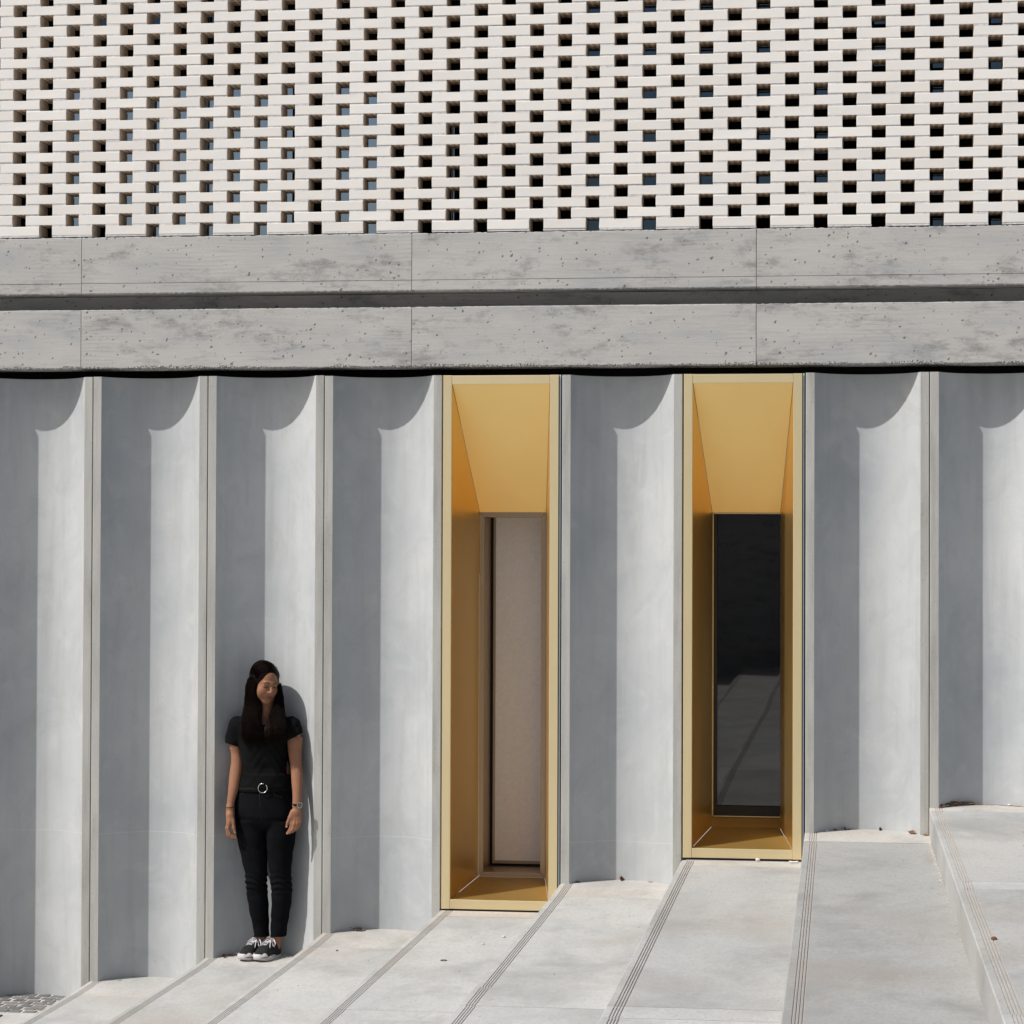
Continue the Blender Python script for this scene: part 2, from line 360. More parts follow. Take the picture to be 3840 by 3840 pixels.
CM = [cobble_mesh(k) for k in range(6)]
def put_cobble(x, y):
    o = link('cobble', CM[R.randrange(6)], pav, (x+R.uniform(-.004, .004), y+R.uniform(-.004, .004), GROUND_Z-0.004)); o.rotation_euler = (R.uniform(-.03, .03), R.uniform(-.03, .03), R.uniform(-.08, .08)+math.pi*R.randrange(2))
for r_ in range(8):
    for c_ in range(14):
        put_cobble(-0.135-c_*0.083-(r_ % 2)*0.03, -0.335+r_*0.077)
for k in range(32): put_cobble(-0.052, 0.20-k*0.079)
cov = thing('drain_cover', 'rusty ribbed iron cover set in the cobbled ground at lower left', 'cover', (-0.61, -0.84, GROUND_Z))
mb = MB(); mb.box(-0.285, 0.285, -0.39, 0.39, -0.05, 0.004); bevel(mb.build('plate', RUST, cov), 0.01)
for k in range(22):
    MB().box(-0.27+k*0.0245, -0.255+k*0.0245, -0.375, 0.375, 0.0045, 0.010).build('rib', RUST, cov)

# ---------------------------------------------------------------- staircase
stairs = thing('staircase', 'wide pale concrete steps with grooved edges climbing to the right along the wall', 'stairs', (0, 0, 0))
GROOVES = (0.031, 0.042, 0.053, 0.064)
def slab_profile(dx):
    pr = [(0.0, -0.24), (0.0, -0.004), (0.004, 0.0)]; mt = [0, 0, 0]
    for gx in GROOVES:
        gx += dx
        pr += [(gx-0.0024, 0.0), (gx-0.0016, -0.0042), (gx+0.0016, -0.0042), (gx+0.0024, 0.0)]; mt += [0, 1, 1, 1]
        # index i of mt is the face from point i-1 to point i
    pr += [(P+0.02, 0.0), (P+0.02, -0.24)]; mt += [0, 0]
    return pr, mt
def slab(step, i, y0, y1, dz, dx, name='slab', rise=0.0):
    pr, mt = slab_profile(dx); n = len(pr); ys = [y0, y1]
    v = [(x, y, z+(rise if y == y0 else 0.0)) for y in ys for x, z in pr]; f = []; m = []
    for k in range(1, n):
        f.append((k-1, n+k-1, n+k, k)); m.append(mt[k])
    f.append((n-1, 2*n-1, n, 0)); m.append(0)
    f.append(tuple(range(n))); m.append(0); f.append(tuple(reversed(range(n, 2*n)))); m.append(0)
    me = mesh(name, v, f, [TREAD, SAND], m); fixnormals(me)
    o = link(name, me, step, (0, 0, dz)); return o
CUTS = {0: [-0.37, -3.05, -3.30], 1: [-0.20, -2.95, -3.2], 2: [-0.41, -3.0, -3.25], 3: [-0.21, -2.88, -3.09], 4: [-0.42, -3.10, -3.51], 5: [-0.21, -4.23, -4.45], 6: [-0.30, -5.9, -6.15], 7: [-0.11, -2.85, -3.08]}
TONE = {(6, 1): 0.72, (5, 1): 0.88, (7, 1): 0.90, (7, 3): 0.86, (4, 1): 0.97, (3, 1): 0.98, (6, 0): 0.95, (1, 1): 0.96}   # the slabs were cast in slightly different greys
for i in range(0, 12):
    st = bpy.data.objects.new('step', None); COL.objects.link(st); st.parent = stairs; st.location = (i*P, 0, tz(i)); st.empty_display_size = 0.05
    cuts = list(CUTS.get(i, [-0.3, -3.0, -3.25])); y = cuts[-1]; k = 0
    while y > -24:
        y -= 2.7 if k % 2 == 0 else 0.27; k += 1; cuts.append(max(y, -24.2))
    ya = 0.30 if i not in (3, 5) else -0.002
    for j, yb in enumerate(cuts):
        sl_ = slab(st, i, ya-(0.0025 if j else 0), yb+0.0025, R.uniform(-0.0012, 0.0008), R.uniform(-0.0025, 0.0025), rise=(0.018 if j == 0 and i not in (3, 5) else 0.0)); ya = yb
        tone = TONE.get((i, j), 0.97 if j else 1.0); sl_.color = (tone*(1.02 if j == 0 else 0.985), tone, tone*(0.97 if j == 0 else 1.005), 1.0)

# ---------------------------------------------------------------- fluted wall
wall = thing('fluted_wall', 'wall of tall scalloped grey concrete panels below the beams', 'wall', (0, 0, 0))
def fluted_panel(i, zb):
    gp = 0.0018; N = 56; prof = []; x0 = gp; x1 = P-gp; ch = 0.003
    za, zt = zb, ZTOP+R.uniform(-0.003, 0.002)
    v = []; f = []; m = []; sm = []
    def strip(pts, mat, smooth):
        b = len(v)
        for x, y in pts: v.append((x, y, za)); v.append((x, y, zt))
        for k in range(len(pts)-1):
            f.append((b+2*k, b+2*k+2, b+2*k+3, b+2*k+1)); m.append(mat); sm.append(smooth)
    c = P/2
    A = [(c+u, arc(u)) for u in [-HW+2*HW*k/N for k in range(N+1)]]
    A[0] = (c-HW, 0.0); A[-1] = (c+HW, 0.0)
    strip([(x0, 0.40), (x0, ch), (x0+ch, 0.0), (c-HW-0.0, 0.0)], 1, False)
    strip(A, 0, True)
    strip([(c+HW, 0.0), (x1-ch, 0.0), (x1, ch), (x1, 0.40)], 1, False)
    strip([(x1, 0.40), (x0, 0.40)], 1, False)
    # caps
    b = len(v); loop = [(x0, 0.40), (x0, ch), (x0+ch, 0.0)]+A+[(x1-ch, 0.0), (x1, ch), (x1, 0.40)]
    for x, y in loop: v.append((x, y, zt))
    f.append(tuple(range(b, b+len(loop)))); m.append(1); sm.append(False)
    me = mesh('fluted_panel', v, f, [FLUTE, RIB], m); me.polygons.foreach_set('use_smooth', sm); me.update()
    return link('fluted_panel', me, wall, (i*P, 0, 0))
for i in range(-4, 11):
    if i in (3, 5): continue
    fluted_panel(i, (GROUND_Z if i < 0 else tz(i))-0.22)
mb = MB(); mb.box(-4*P, 11*P, 0.402, 0.9, -1.2, -0.55); mb.box(-4*P, 3*P, 0.402, 0.6, -0.55, 2.5)   # solid backing
mb.build('backing', DARKWALL, wall)

# ---------------------------------------------------------------- concrete beams
band = thing('concrete_band', 'pair of board-marked concrete beams running across the facade above the fluted wall', 'beam', (0, 0, 0))
JX = [-5.6, -3.75, -1.91, -0.069, 1.766, 3.611, 5.455, 7.295]
def beam_seg(x0, x1, z0, z1, mat, y0=-0.006, y1=0.34, line=None):
    nx = 170; v = []; f = []
    rr = random.Random(int(x0*100+z0*977))
    # front face as a grid so that the arrises are slightly uneven
    zs = [z0, z0+0.004, z0+0.03, (z0+z1)/2, z1-0.02, z1-0.003, z1]
    if line: zs = sorted(zs+[line-0.0022, line-0.0006, line+0.0006, line+0.0022])
    xs = [x0+0.0015+(x1-x0-0.003)*k/nx for k in range(nx+1)]
    for zi, z in enumerate(zs):
        for xi, x in enumerate(xs):
            dy = 0.003 if zi in (0, len(zs)-1) else 0.0
            dz = rr.uniform(-0.0022, 0.0022) if zi == len(zs)-1 else (rr.uniform(-0.0045, 0.0035) if zi == 0 else 0)
            if line and abs(z-line) < 0.001: dy = 0.004
            v.append((x, y0+dy, z+dz))
    n = nx+1
    for a in range(len(zs)-1):
        for b in range(nx): f.append((a*n+b, a*n+b+1, (a+1)*n+b+1, (a+1)*n+b))
    bb = len(v); v += [(x0+0.0015, y1, z0), (x1-0.0015, y1, z0), (x1-0.0015, y1, z1), (x0+0.0015, y1, z1)]
    L = len(zs)
    f.append(tuple(range(nx, -1, -1))+(bb, bb+1)); f.append(tuple((L-1)*n+k for k in range(n))+(bb+2, bb+3))
    f.append(tuple(k*n for k in range(L))+(bb+3, bb)); f.append(tuple(k*n+nx for k in reversed(range(L)))+(bb+1, bb+2)); f.append((bb, bb+3, bb+2, bb+1))
    me = mesh('beam', v, f, [mat]); fixnormals(me); return link('beam', me, band)
for a, b in zip(JX[:-1], JX[1:]):
    beam_seg(a, b, 2.545, 2.866, BEAM_LOW, y1=0.20); beam_seg(a, b, 2.955, 3.263, BEAM, line=3.011)
MB().box(JX[0], JX[-1], 0.17, 0.33, 2.8675, 2.9535).build('recess', BEAM, band)
MB().box(JX[0], JX[-1], 0.62, 0.72, 2.30, 3.2).build('painted_void_back', BLACK, band)  # black board, the darkness of the void put into its colour

# ---------------------------------------------------------------- brick screen
screen = thing('brick_screen', 'white painted brick screen with staggered square openings across the top', 'brick wall', (0, 0, 0))
BX0, BP, BZ0, BQ, BHOLE, BJ, BD, BY = -0.2376, 0.15081, 3.2703, 0.05782, 0.0742, 0.0088, 0.148, -0.004
BL = 2*BP-BHOLE
def brick_geo(k):
    r = random.Random(k+50); j = lambda a=0.0012: r.uniform(-a, a); ch = 0.0018
    h = BQ-BJ; v = []
    for (y, e) in ((BD, 0.0), (ch, 0.0), (0.0, ch)):
        for (x, z) in ((e, e), (BL-e, e), (BL-e, h-e), (e, h-e)): v.append((x+j(), y+(j(0.0006)), z+j()))
    f = [(0, 1, 2, 3), (8, 11, 10, 9)]; m = [1, 0]
    for a in range(4):
        b = (a+1) % 4
        f.append((a, 4+a, 4+b, b)); m.append(1); f.append((4+a, 8+a, 8+b, 4+b)); m.append(0)
    return v, f, m
BG = [brick_geo(k) for k in range(10)]
BM = [mesh('brick', v, f, [BRICK, BODYM], m) for v, f, m in BG]
for me in BM: fixnormals(me)
rest = MB(); mort = MB(); NB = 0
for j in range(0, 30):
    for i in range(-20, 46):
        if (i+j) % 2: continue
        x = BX0+i*BP; z = BZ0+j*BQ+BJ
        if x < -3.4 or x > 6.9: continue
        dx, dy, dz = R.uniform(-.0016, .0016), R.uniform(-.0012, .0012), R.uniform(-.0006, .0006)
        seen = (-0.62 < x+BL and x < 5.05)
        if j < 16 and seen and NB < 300:
            NB += 1; link('brick', BM[R.randrange(10)], screen, (x+dx, BY+dy, z+dz))
        else:
            v, f, m = BG[R.randrange(10)]
            b = len(rest.v); rest.v += [(q[0]+x+dx, q[1]+BY+dy, q[2]+z+dz) for q in v]
            rest.f += [tuple(b+t for t in q) for q in f]; rest.m += m
        # bed joint under this brick: left and right overlaps with the course below
        for a, b_ in (((0.0, BP-BHOLE), (BP, BL)) if j else ((0.0, BL),)):
            mort.box(x+a, x+b_, BY+0.0018+R.uniform(-.0008, .0008), BY+BD-0.006, z-BJ-0.001, z+0.001)
rest_me = mesh('brick_courses', rest.v, rest.f, [BRICK, BODYM], rest.m); fixnormals(rest_me)
ro = link('brick_courses', rest_me, screen); ro['kind'] = 'stuff'
mo = mort.build('mortar', MORTAR, screen); mo['kind'] = 'stuff'

# rooms behind the screen: back wall coloured dark for the unlit interior, with glazing
back = thing('glazed_wall', 'wall coloured dark like unlit rooms, with window panes glimpsed through the brick openings', 'wall', (0, 0, 0))
MB().box(-3.4, 6.9, -0.02, 0.95, 5.02, 5.2).build('light_block_roof', BEAM, back)  # unseen roof added to keep daylight out behind the screen
MB().box(-3.5, -3.4, 0.0, 0.95, 3.27, 5.2).build('light_block_end', DARKWALL, back)  # unseen ends added to shut light out of the same space
MB().box(6.9, 7.0, 0.0, 0.95, 3.27, 5.2).build('light_block_end', DARKWALL, back)
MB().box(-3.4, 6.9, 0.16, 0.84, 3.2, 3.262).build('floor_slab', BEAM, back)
YG = 0.84
OPEN = []
def pane(px0, px1, py0, py1, mat, name='pane'):
    a = at(px0, py1, YG); b = at(px1, py0, YG); z0 = max(a[2], 3.28)
    OPEN.append((a[0], b[0], z0, b[2]))
    return MB().box(a[0]+0.001, b[0]-0.001, YG+0.03, YG+0.036, z0+0.001, b[2]-0.001).build(name, mat, back)
for (a, b) in ((228, 335), (392, 556), (568, 760), (768, 1098), (1238, 1330), (1345, 1415)):
    pane(a, b, 318, 905, SKYGLASS)
pane(1690, 1704, 420, 900, SKYGLASS)
for x in (0, 105, 330, 540, 760): pane(x+20, x+75, 40, 120, DIMGLASS)
xg = 2190  # dim panes added to imitate a broken reflection of the brick screen
while xg < 3880:
    for yk in range(6):
        y0 = 10+yk*160+R.uniform(-8, 8)
        if y0 < 830 and R.random() < 0.7: pane(xg, xg+100, y0, min(y0+80, 905), DIMGLASS)
    xg += 218
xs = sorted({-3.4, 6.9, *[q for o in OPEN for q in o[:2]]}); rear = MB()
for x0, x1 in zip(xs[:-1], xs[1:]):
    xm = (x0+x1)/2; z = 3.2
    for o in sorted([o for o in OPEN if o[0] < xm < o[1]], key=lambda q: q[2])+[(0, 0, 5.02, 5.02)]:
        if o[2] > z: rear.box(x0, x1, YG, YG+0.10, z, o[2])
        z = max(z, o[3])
rear.build('rear_wall', DARKWALL, back)  # wall colour carries the darkness of the unlit rooms

# ---------------------------------------------------------------- gold windows
def gold_window(bay, zb, label, kind):
    w = thing('gold_window', label, 'window', (bay*P, 0, 0), 'gold windows in the fluted wall')
    x0, x1 = 0.0055, P-0.0165; t = 0.0475; zt = 2.497; yf = -0.005; yb = 0.028
    xi0, xi1, zi0, zi1 = x0+t, x1-t, zb+0.051, zt-0.048
    def bx(n, m, *a): return bevel(MB().box(*a).build(n, m, w), 0.0015)
    bx('stile', GOLD, x0, xi0-0.0012, yf, yb, zb, zt); bx('stile', GOLD, xi1+0.0012, x1, yf, yb, zb, zt)
    bx('head_rail', GOLD, xi0, xi1, yf+0.001, yb, zi1, zt-0.001); bx('sill_rail', GOLD, xi0, xi1, yf+0.001, yb, zb+0.001, zi0)
    bx('sealant', SEAL, x1+0.004, x1+0.011, 0.004, 0.03, zb, zt+0.001)
    bx('gap_seal', BLACK, x0, x1, 0.006, 0.05, zb-0.012, zb-0.001)
    D = 0.50; c = (xi0+xi1)/2; hb = 0.1865; zc = 1.772; zs = zi0+0.058
    fr = dict(L=xi0, R=xi1, B=zi0, T=zi1); bk = dict(L=c-hb, R=c+hb, B=zs, T=zc)
    y0 = 0.004; e = 0.012; g = 0.0015
    def reveal(n, a, b, off):
        """a: two front points (x,z), b: two back points, slab thickness pushed along off"""
        q = [(a[0][0], y0, a[0][1]), (a[1][0], y0, a[1][1]), (b[1][0], D, b[1][1]), (b[0][0], D, b[0][1])]
        q2 = [(x+off[0], y, z+off[1]) for x, y, z in q]
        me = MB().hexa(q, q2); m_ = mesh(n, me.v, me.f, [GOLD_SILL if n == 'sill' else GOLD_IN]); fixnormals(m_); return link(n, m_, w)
    reveal('left_reveal', ((fr['L'], fr['B']+g), (fr['L'], fr['T']-g)), ((bk['L'], bk['B']+g), (bk['L'], bk['T']-g)), (-e, 0))
    reveal('right_reveal', ((fr['R'], fr['B']+g), (fr['R'], fr['T']-g)), ((bk['R'], bk['B']+g), (bk['R'], bk['T']-g)), (e, 0))
    reveal('head_reveal', ((fr['L']+g, fr['T']), (fr['R']-g, fr['T'])), ((bk['L']+g, bk['T']), (bk['R']-g, bk['T'])), (0, e))
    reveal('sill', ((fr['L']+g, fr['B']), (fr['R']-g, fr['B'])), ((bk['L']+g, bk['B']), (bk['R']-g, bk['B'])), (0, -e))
    L, Rr, B, T = bk['L'], bk['R'], bk['B'], bk['T']
    if kind == 'panel':
        fw_ = 0.027
        def mitre(n, pts):
            q = [(x, D+0.002, z) for x, z in pts]; q2 = [(x, D+0.03, z) for x, z in pts]
            me = MB().hexa(q, q2); m_ = mesh(n, me.v, me.f, [BRONZE]); fixnormals(m_); o = link(n, m_, w); bevel(o, 0.0012); return o
        k = 0.0008
        mitre('inner_frame', [(L, B+k), (L, T-k), (L+fw_, T-fw_-k), (L+fw_, B+fw_+k)]); mitre('inner_frame', [(Rr, T-k), (Rr, B+k), (Rr-fw_, B+fw_+k), (Rr-fw_, T-fw_-k)])
        mitre('inner_frame', [(L+k, T), (Rr-k, T), (Rr-fw_-k, T-fw_), (L+fw_+k, T-fw_)]); mitre('inner_frame', [(Rr-k, B), (L+k, B), (L+fw_+k, B+fw_), (Rr-fw_-k, B+fw_)])
        l2, r2, b2, t2 = L+fw_, Rr-fw_, B+fw_, T-fw_; ye = 0.78
        bx('inner_reveal', BRONZE, l2-0.02, l2-0.001, D+0.031, ye, b2, t2); bx('inner_reveal', BRONZE, r2+0.001, r2+0.02, D+0.031, ye, b2, t2)
        bx('inner_reveal', BRONZE, l2-0.02, r2+0.02, D+0.031, ye, t2+0.001, t2+0.02); bx('inner_reveal', BRONZE, l2-0.02, r2+0.02, D+0.031, ye, b2-0.02, b2-0.001)
        bx('shadow_gap', BLACK, l2-0.05, r2+0.05, ye+0.03, ye+0.05, b2-0.05, t2+0.05)
        bx('panel_frame', BRONZE, l2+0.012, r2+0.03, ye+0.004, ye+0.028, b2+0.012, t2+0.03)
        bx('panel', GREYPANEL, l2+0.027, r2+0.02, ye-0.002, ye+0.002, b2+0.03, t2+0.02)
        for (sx, sz) in ((L+0.012, B+0.05), (Rr-0.012, B+0.05), (L+0.012, T-0.05), (Rr-0.012, T-0.05)):
            m_ = MB(); m_.tube([(sx, D+0.002, sz), (sx, D-0.002, sz)], 0.0035, 8); m_.build('screw', BRONZE, w)
    else:
        ye = 0.585
        bx('inner_reveal', GOLD_IN, L-0.014, L-0.0008, D+0.001, ye+0.02, B, T); bx('inner_reveal', GOLD_IN, Rr+0.0008, Rr+0.014, D+0.001, ye+0.02, B, T)
        bx('inner_reveal', BRONZE, L-0.014, Rr+0.014, D+0.001, ye+0.02, T+0.001, T+0.014); up = 0.048; e2 = ye+0.028
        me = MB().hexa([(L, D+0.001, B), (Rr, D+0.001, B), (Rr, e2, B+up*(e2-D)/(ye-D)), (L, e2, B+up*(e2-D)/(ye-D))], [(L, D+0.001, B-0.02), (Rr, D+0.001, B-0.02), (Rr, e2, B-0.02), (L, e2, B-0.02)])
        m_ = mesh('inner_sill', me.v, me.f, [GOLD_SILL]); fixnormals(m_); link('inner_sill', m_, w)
        B += up
        bx('glass_bead', GOLD, L, L+0.005, ye-0.012, ye-0.001, B+0.005, T); bx('glass_bead', GOLD, L+0.0052, Rr, ye-0.012, ye-0.001, T-0.006, T); bx('glass_bead', GOLD, L+0.0052, Rr, ye-0.010, ye-0.001, B, B+0.005)
        bx('glass', GLASS, L, Rr, ye+0.03, ye+0.036, B, T)
        bx('sash_frame', BLACK, L, L+0.024, ye, ye+0.029, B, T); bx('sash_frame', BLACK, L+0.0241, Rr, ye, ye+0.029, B, B+0.058)
        bx('sash_frame', BLACK, L+0.0241, Rr, ye, ye+0.029, T-0.012, T); bx('room', DARKWALL, L-0.05, Rr+0.05, ye+0.06, ye+0.08, B-0.05, T+0.05)
    # dark box closing the niche from behind
    mb2 = MB(); mb2.box(0.003, xi0-e-0.002, 0.05, 0.39, zb, zt); mb2.box(xi1+e+0.002, P-0.003, 0.05, 0.39, zb, zt); mb2.build('jamb_pack', BLACK, w)
    return w
gold_window(3, -0.357, 'gold metal window niche with pale grey panel inside, left of the two', 'panel')
gold_window(5, -0.058, 'gold metal window niche with dark reflective glass, right of the two', 'glass')

# ---------------------------------------------------------------- building seen only as a reflection in the dark glass
opp = thing('opposite_wall', 'dark concrete wall across the steps, seen reflected in the right window glass', 'wall', (0, -24.6, 0))
for k in range(12):
    bevel(MB().box(-12+k*2.6, -12+k*2.6+2.59, -0.3, 0.3, -1.25, 4.6).build('wall_panel', BEAM, opp), 0.006)
# ---------------------------------------------------------------- person
class SDF:
    """signed distance grid; parts are blended in with a smooth minimum, then meshed with surface nets"""
    def __init__(s, lo, hi, h):
        s.lo = np.array(lo, float); s.h = h; s.n = np.ceil((np.array(hi)-s.lo)/h).astype(int)+1
        s.phi = np.full(s.n, 0.05, np.float32)
    def region(s, lo, hi):
        a = np.clip(np.floor((np.array(lo)-s.lo)/s.h).astype(int), 0, s.n); b = np.clip(np.ceil((np.array(hi)-s.lo)/s.h).astype(int)+1, 0, s.n)
        ax = [s.lo[i]+s.h*np.arange(a[i], b[i]) for i in range(3)]
        return tuple(slice(a[i], b[i]) for i in range(3)), np.meshgrid(*ax, indexing='ij', sparse=True)
    def blend(s, sl, d, k, cut=False):
        o = s.phi[sl]
        if d.size == 0: return
        d = np.broadcast_to(d, o.shape)
        if cut: d = -d; h_ = np.clip(0.5-0.5*(o-d)/k, 0, 1); s.phi[sl] = np.maximum(o, d)+0.25*k*np.maximum(1-np.abs(o-d)/k, 0)**2
        else: s.phi[sl] = np.minimum(o, d)-0.25*k*np.maximum(1-np.abs(o-d)/k, 0)**2
    def cone(s, a, b, ra, rb, k=0.012, cut=False):
        a = np.array(a, float); b = np.array(b, float); m = max(ra, rb)+0.03
        sl, (X, Y, Z) = s.region(np.minimum(a, b)-m, np.maximum(a, b)+m)
        ab = b-a; L = max(ab@ab, 1e-9); t = np.clip(((X-a[0])*ab[0]+(Y-a[1])*ab[1]+(Z-a[2])*ab[2])/L, 0, 1)
        d = np.sqrt((X-a[0]-t*ab[0])**2+(Y-a[1]-t*ab[1])**2+(Z-a[2]-t*ab[2])**2)-(ra+(rb-ra)*t)
        s.blend(sl, d, k, cut); return s
    def chain(s, pts, rs, k=0.006):
        for i in range(len(pts)-1): s.cone(pts[i], pts[i+1], rs[i], rs[i+1], k)
        return s
    def ell(s, c, r, k=0.012, R=None, cut=False, p=2.0):
        c = np.array(c, float); r = np.array(r, float); m = r.max()+0.03
        sl, (X, Y, Z) = s.region(c-m, c+m); x, y, z = X-c[0], Y-c[1], Z-c[2]
        if R is not None: x, y, z = (R[0][i]*x+R[1][i]*y+R[2][i]*z for i in range(3))
        q = (np.abs(x/r[0])**p+np.abs(y/r[1])**p+np.abs(z/r[2])**p)**(1/p)
        s.blend(sl, ((q-1)*r.min()*1.0).astype(np.float32), k, cut); return s
    def loft(s, rows, k=0.012, p=2.2, ripple=None):
        """rows: (z, cx, cy, rx, ry) - a limb that stands roughly upright"""
        rows = sorted(rows); A = np.array(rows); m = 0.03
        lo = [(A[:, 1]-A[:, 3]).min()-m, (A[:, 2]-A[:, 4]).min()-m, A[0, 0]-m]; hi = [(A[:, 1]+A[:, 3]).max()+m, (A[:, 2]+A[:, 4]).max()+m, A[-1, 0]+m]
        sl, (X, Y, Z) = s.region(lo, hi); z = Z.ravel(); zc = np.clip(z, A[0, 0], A[-1, 0])
        # smooth interpolation: cubic through resampled rows
        zz = np.linspace(A[0, 0], A[-1, 0], 120); sm = []
        for j in range(1, 5):
            q = np.interp(zz, A[:, 0], A[:, j])
            for _ in range(3): q[1:-1] = 0.25*q[:-2]+0.5*q[1:-1]+0.25*q[2:]
            sm.append(np.interp(zc, zz, q).reshape(Z.shape))
        cx, cy, rx, ry = sm
        q = (np.abs((X-cx)/rx)**p+np.abs((Y-cy)/ry)**p)**(1/p); rm = np.minimum(rx, ry)
        d = (q-1)*rm; over = np.maximum(np.maximum(A[0, 0]-Z, Z-A[-1, 0]), 0)
        d = np.where(over > 0, np.sqrt(np.maximum(d, -0.004)**2*np.sign(np.maximum(d, 0))+over**2), d)
        if ripple is not None: d = d+ripple(X, Y, Z)
        s.blend(sl, d.astype(np.float32), k); return s
    def halfspace(s, f):
        X, Y, Z = np.meshgrid(*[s.lo[i]+s.h*np.arange(s.n[i]) for i in range(3)], indexing='ij', sparse=True)
        s.phi = np.maximum(s.phi, f(X, Y, Z).astype(np.float32)); return s
    def displace(s, f):
        X, Y, Z = np.meshgrid(*[s.lo[i]+s.h*np.arange(s.n[i]) for i in range(3)], indexing='ij', sparse=True)
        s.phi = s.phi+f(X, Y, Z).astype(np.float32); return s
    def mesh(s, smooth_iter=1):
        ph = s.phi; n = np.array(ph.shape)-1
        ins = ph < 0; c = np.zeros(n, np.uint8)
        offs = [(i, j, k) for i in (0, 1) for j in (0, 1) for k in (0, 1)]
        for (i, j, k) in offs: c += ins[i:i+n[0], j:j+n[1], k:k+n[2]]
        act = np.argwhere((c > 0) & (c < 8)); idx = np.full(n, -1, np.int64); idx[tuple(act.T)] = np.arange(len(act))
        val = {o: ph[act[:, 0]+o[0], act[:, 1]+o[1], act[:, 2]+o[2]].astype(float) for o in offs}
        acc = np.zeros((len(act), 3)); cnt = np.zeros(len(act))
        for o in offs:
            for ax in range(3):
                if o[ax]: continue
                q = list(o); q[ax] = 1; q = tuple(q); a, b = val[o], val[q]; m = (a < 0) != (b < 0)
                t = np.where(m, a/np.where(a == b, 1, a-b), 0); pt = np.tile(np.array(o, float), (len(act), 1)); pt[:, ax] = t
                acc += pt*m[:, None]; cnt += m
        v = (act+acc/cnt[:, None])*s.h+s.lo
        quads = []
        for ax in range(3):
            u, w = (ax+1) % 3, (ax+2) % 3
            sl0 = [slice(None)]*3; sl1 = [slice(None)]*3; sl0[ax] = slice(0, -1); sl1[ax] = slice(1, None)
            a = ins[tuple(sl0)]; b = ins[tuple(sl1)]; e = np.argwhere(a != b)
            e = e[(e[:, u] > 0) & (e[:, w] > 0) & (e[:, u] < n[u]) & (e[:, w] < n[w])]
            fl = a[tuple(e.T)]
            def cell(du, dw):
                q = e.copy(); q[:, u] -= du; q[:, w] -= dw; return idx[tuple(q.T)]
            Q = np.stack([cell(1, 1), cell(0, 1), cell(0, 0), cell(1, 0)], 1); Q[~fl] = Q[~fl][:, ::-1]; quads.append(Q)
        f = np.concatenate(quads); f = f[(f >= 0).all(1)]
        for _ in range(smooth_iter):
            sm = np.zeros_like(v); ct = np.zeros(len(v))
            for a in range(4):
                np.add.at(sm, f[:, a], v[f[:, (a+1) % 4]]); np.add.at(ct, f[:, a], 1)
                np.add.at(sm, f[:, a], v[f[:, (a-1) % 4]]); np.add.at(ct, f[:, a], 1)
            v = 0.5*v+0.5*sm/np.maximum(ct, 1)[:, None]
        return v, f
def npmesh(name, v, f, mats, mi=None):
    me = bpy.data.meshes.new(name); me.vertices.add(len(v)); me.vertices.foreach_set('co', np.asarray(v, np.float32).ravel())
    k = f.shape[1]; me.loops.add(f.size); me.loops.foreach_set('vertex_index', f.ravel().astype(np.int32)); me.polygons.add(len(f))
    me.polygons.foreach_set('loop_start', np.arange(0, f.size, k, dtype=np.int32)); me.polygons.foreach_set('loop_total', np.full(len(f), k, np.int32))
    for m in mats: me.materials.append(m)
    if mi is not None: me.polygons.foreach_set('material_index', np.asarray(mi, np.int32))
    me.polygons.foreach_set('use_smooth', np.ones(len(f), bool)); me.update(); me.validate(); return me

SKIN = mat_skin(); LIPS = plain('muted_lips', (0.15, 0.052, 0.045), 0.55); NAIL = plain('pale_nails', (0.50, 0.30, 0.24), 0.3)
SHIRT = mat_cloth('black_jersey', (0.0052, 0.0052, 0.006), 500); JEANS = mat_cloth('black_denim', (0.0042, 0.0046, 0.0056), 700)
STITCH = plain('grey_seam', (0.022, 0.023, 0.026), 0.9); HAIRM = mat_hair(); BROW = plain('dark_brow', (0.018, 0.010, 0.007), 0.8)
LEATHER = plain('black_leather', (0.0035, 0.0035, 0.0035), 0.75, 0.0, 0.12); STEEL = plain('polished_steel', (0.65, 0.64, 0.62), 0.18, 1.0)
RUBBER = plain('white_rubber', (0.50, 0.48, 0.49), 0.6); CANVAS = mat_cloth('black_canvas', (0.024, 0.025, 0.026), 900); LACE = plain('white_lace', (0.60, 0.58, 0.60), 0.8)
DIAL = plain('dark_watch_dial', (0.05, 0.05, 0.05), 0.25)
FZ = tz(1)+0.006                               # tread she stands on
person = thing('person', 'young woman with long dark hair leaning in the flute, black t-shirt, jeans and canvas sneakers', 'person', (0.975, 0.02, FZ))
PO = np.array([0.975, 0.02, FZ])
def U(cx, cy, Y): return at(760+cx*0.31056, 2440+cy*0.31056, Y)      # upper-body close-up pixels
def D(cx, cy, Y): return at(760+cx*0.3934, 2900+cy*0.3934, Y)        # lower-body close-up pixels
def rows(fn, tab, Ys, ratio=None, ry=None, grow=0.0):
    out = []
    for i, (cy, xl, xr) in enumerate(tab):
        Y = Ys[i] if isinstance(Ys, (list, tuple)) else Ys; a = fn(xl, cy, Y); b = fn(xr, cy, Y); rx = 0.5*(b[0]-a[0])+grow
        r_ = (ry[i] if isinstance(ry, (list, tuple)) else ry)+grow if ry is not None else rx*(ratio[i] if isinstance(ratio, (list, tuple)) else ratio)
        out.append((0.5*(a[2]+b[2]), 0.5*(a[0]+b[0]), Y, rx, r_))
    return out
YB = 0.045
LL = [(450, 300, 600), (600, 330, 607), (800, 375, 610), (950, 408, 612), (1000, 413, 612), (1040, 415, 610), (1100, 420, 612), (1200, 432, 620), (1300, 448, 625), (1400, 470, 628), (1500, 492, 630), (1550, 495, 630)]
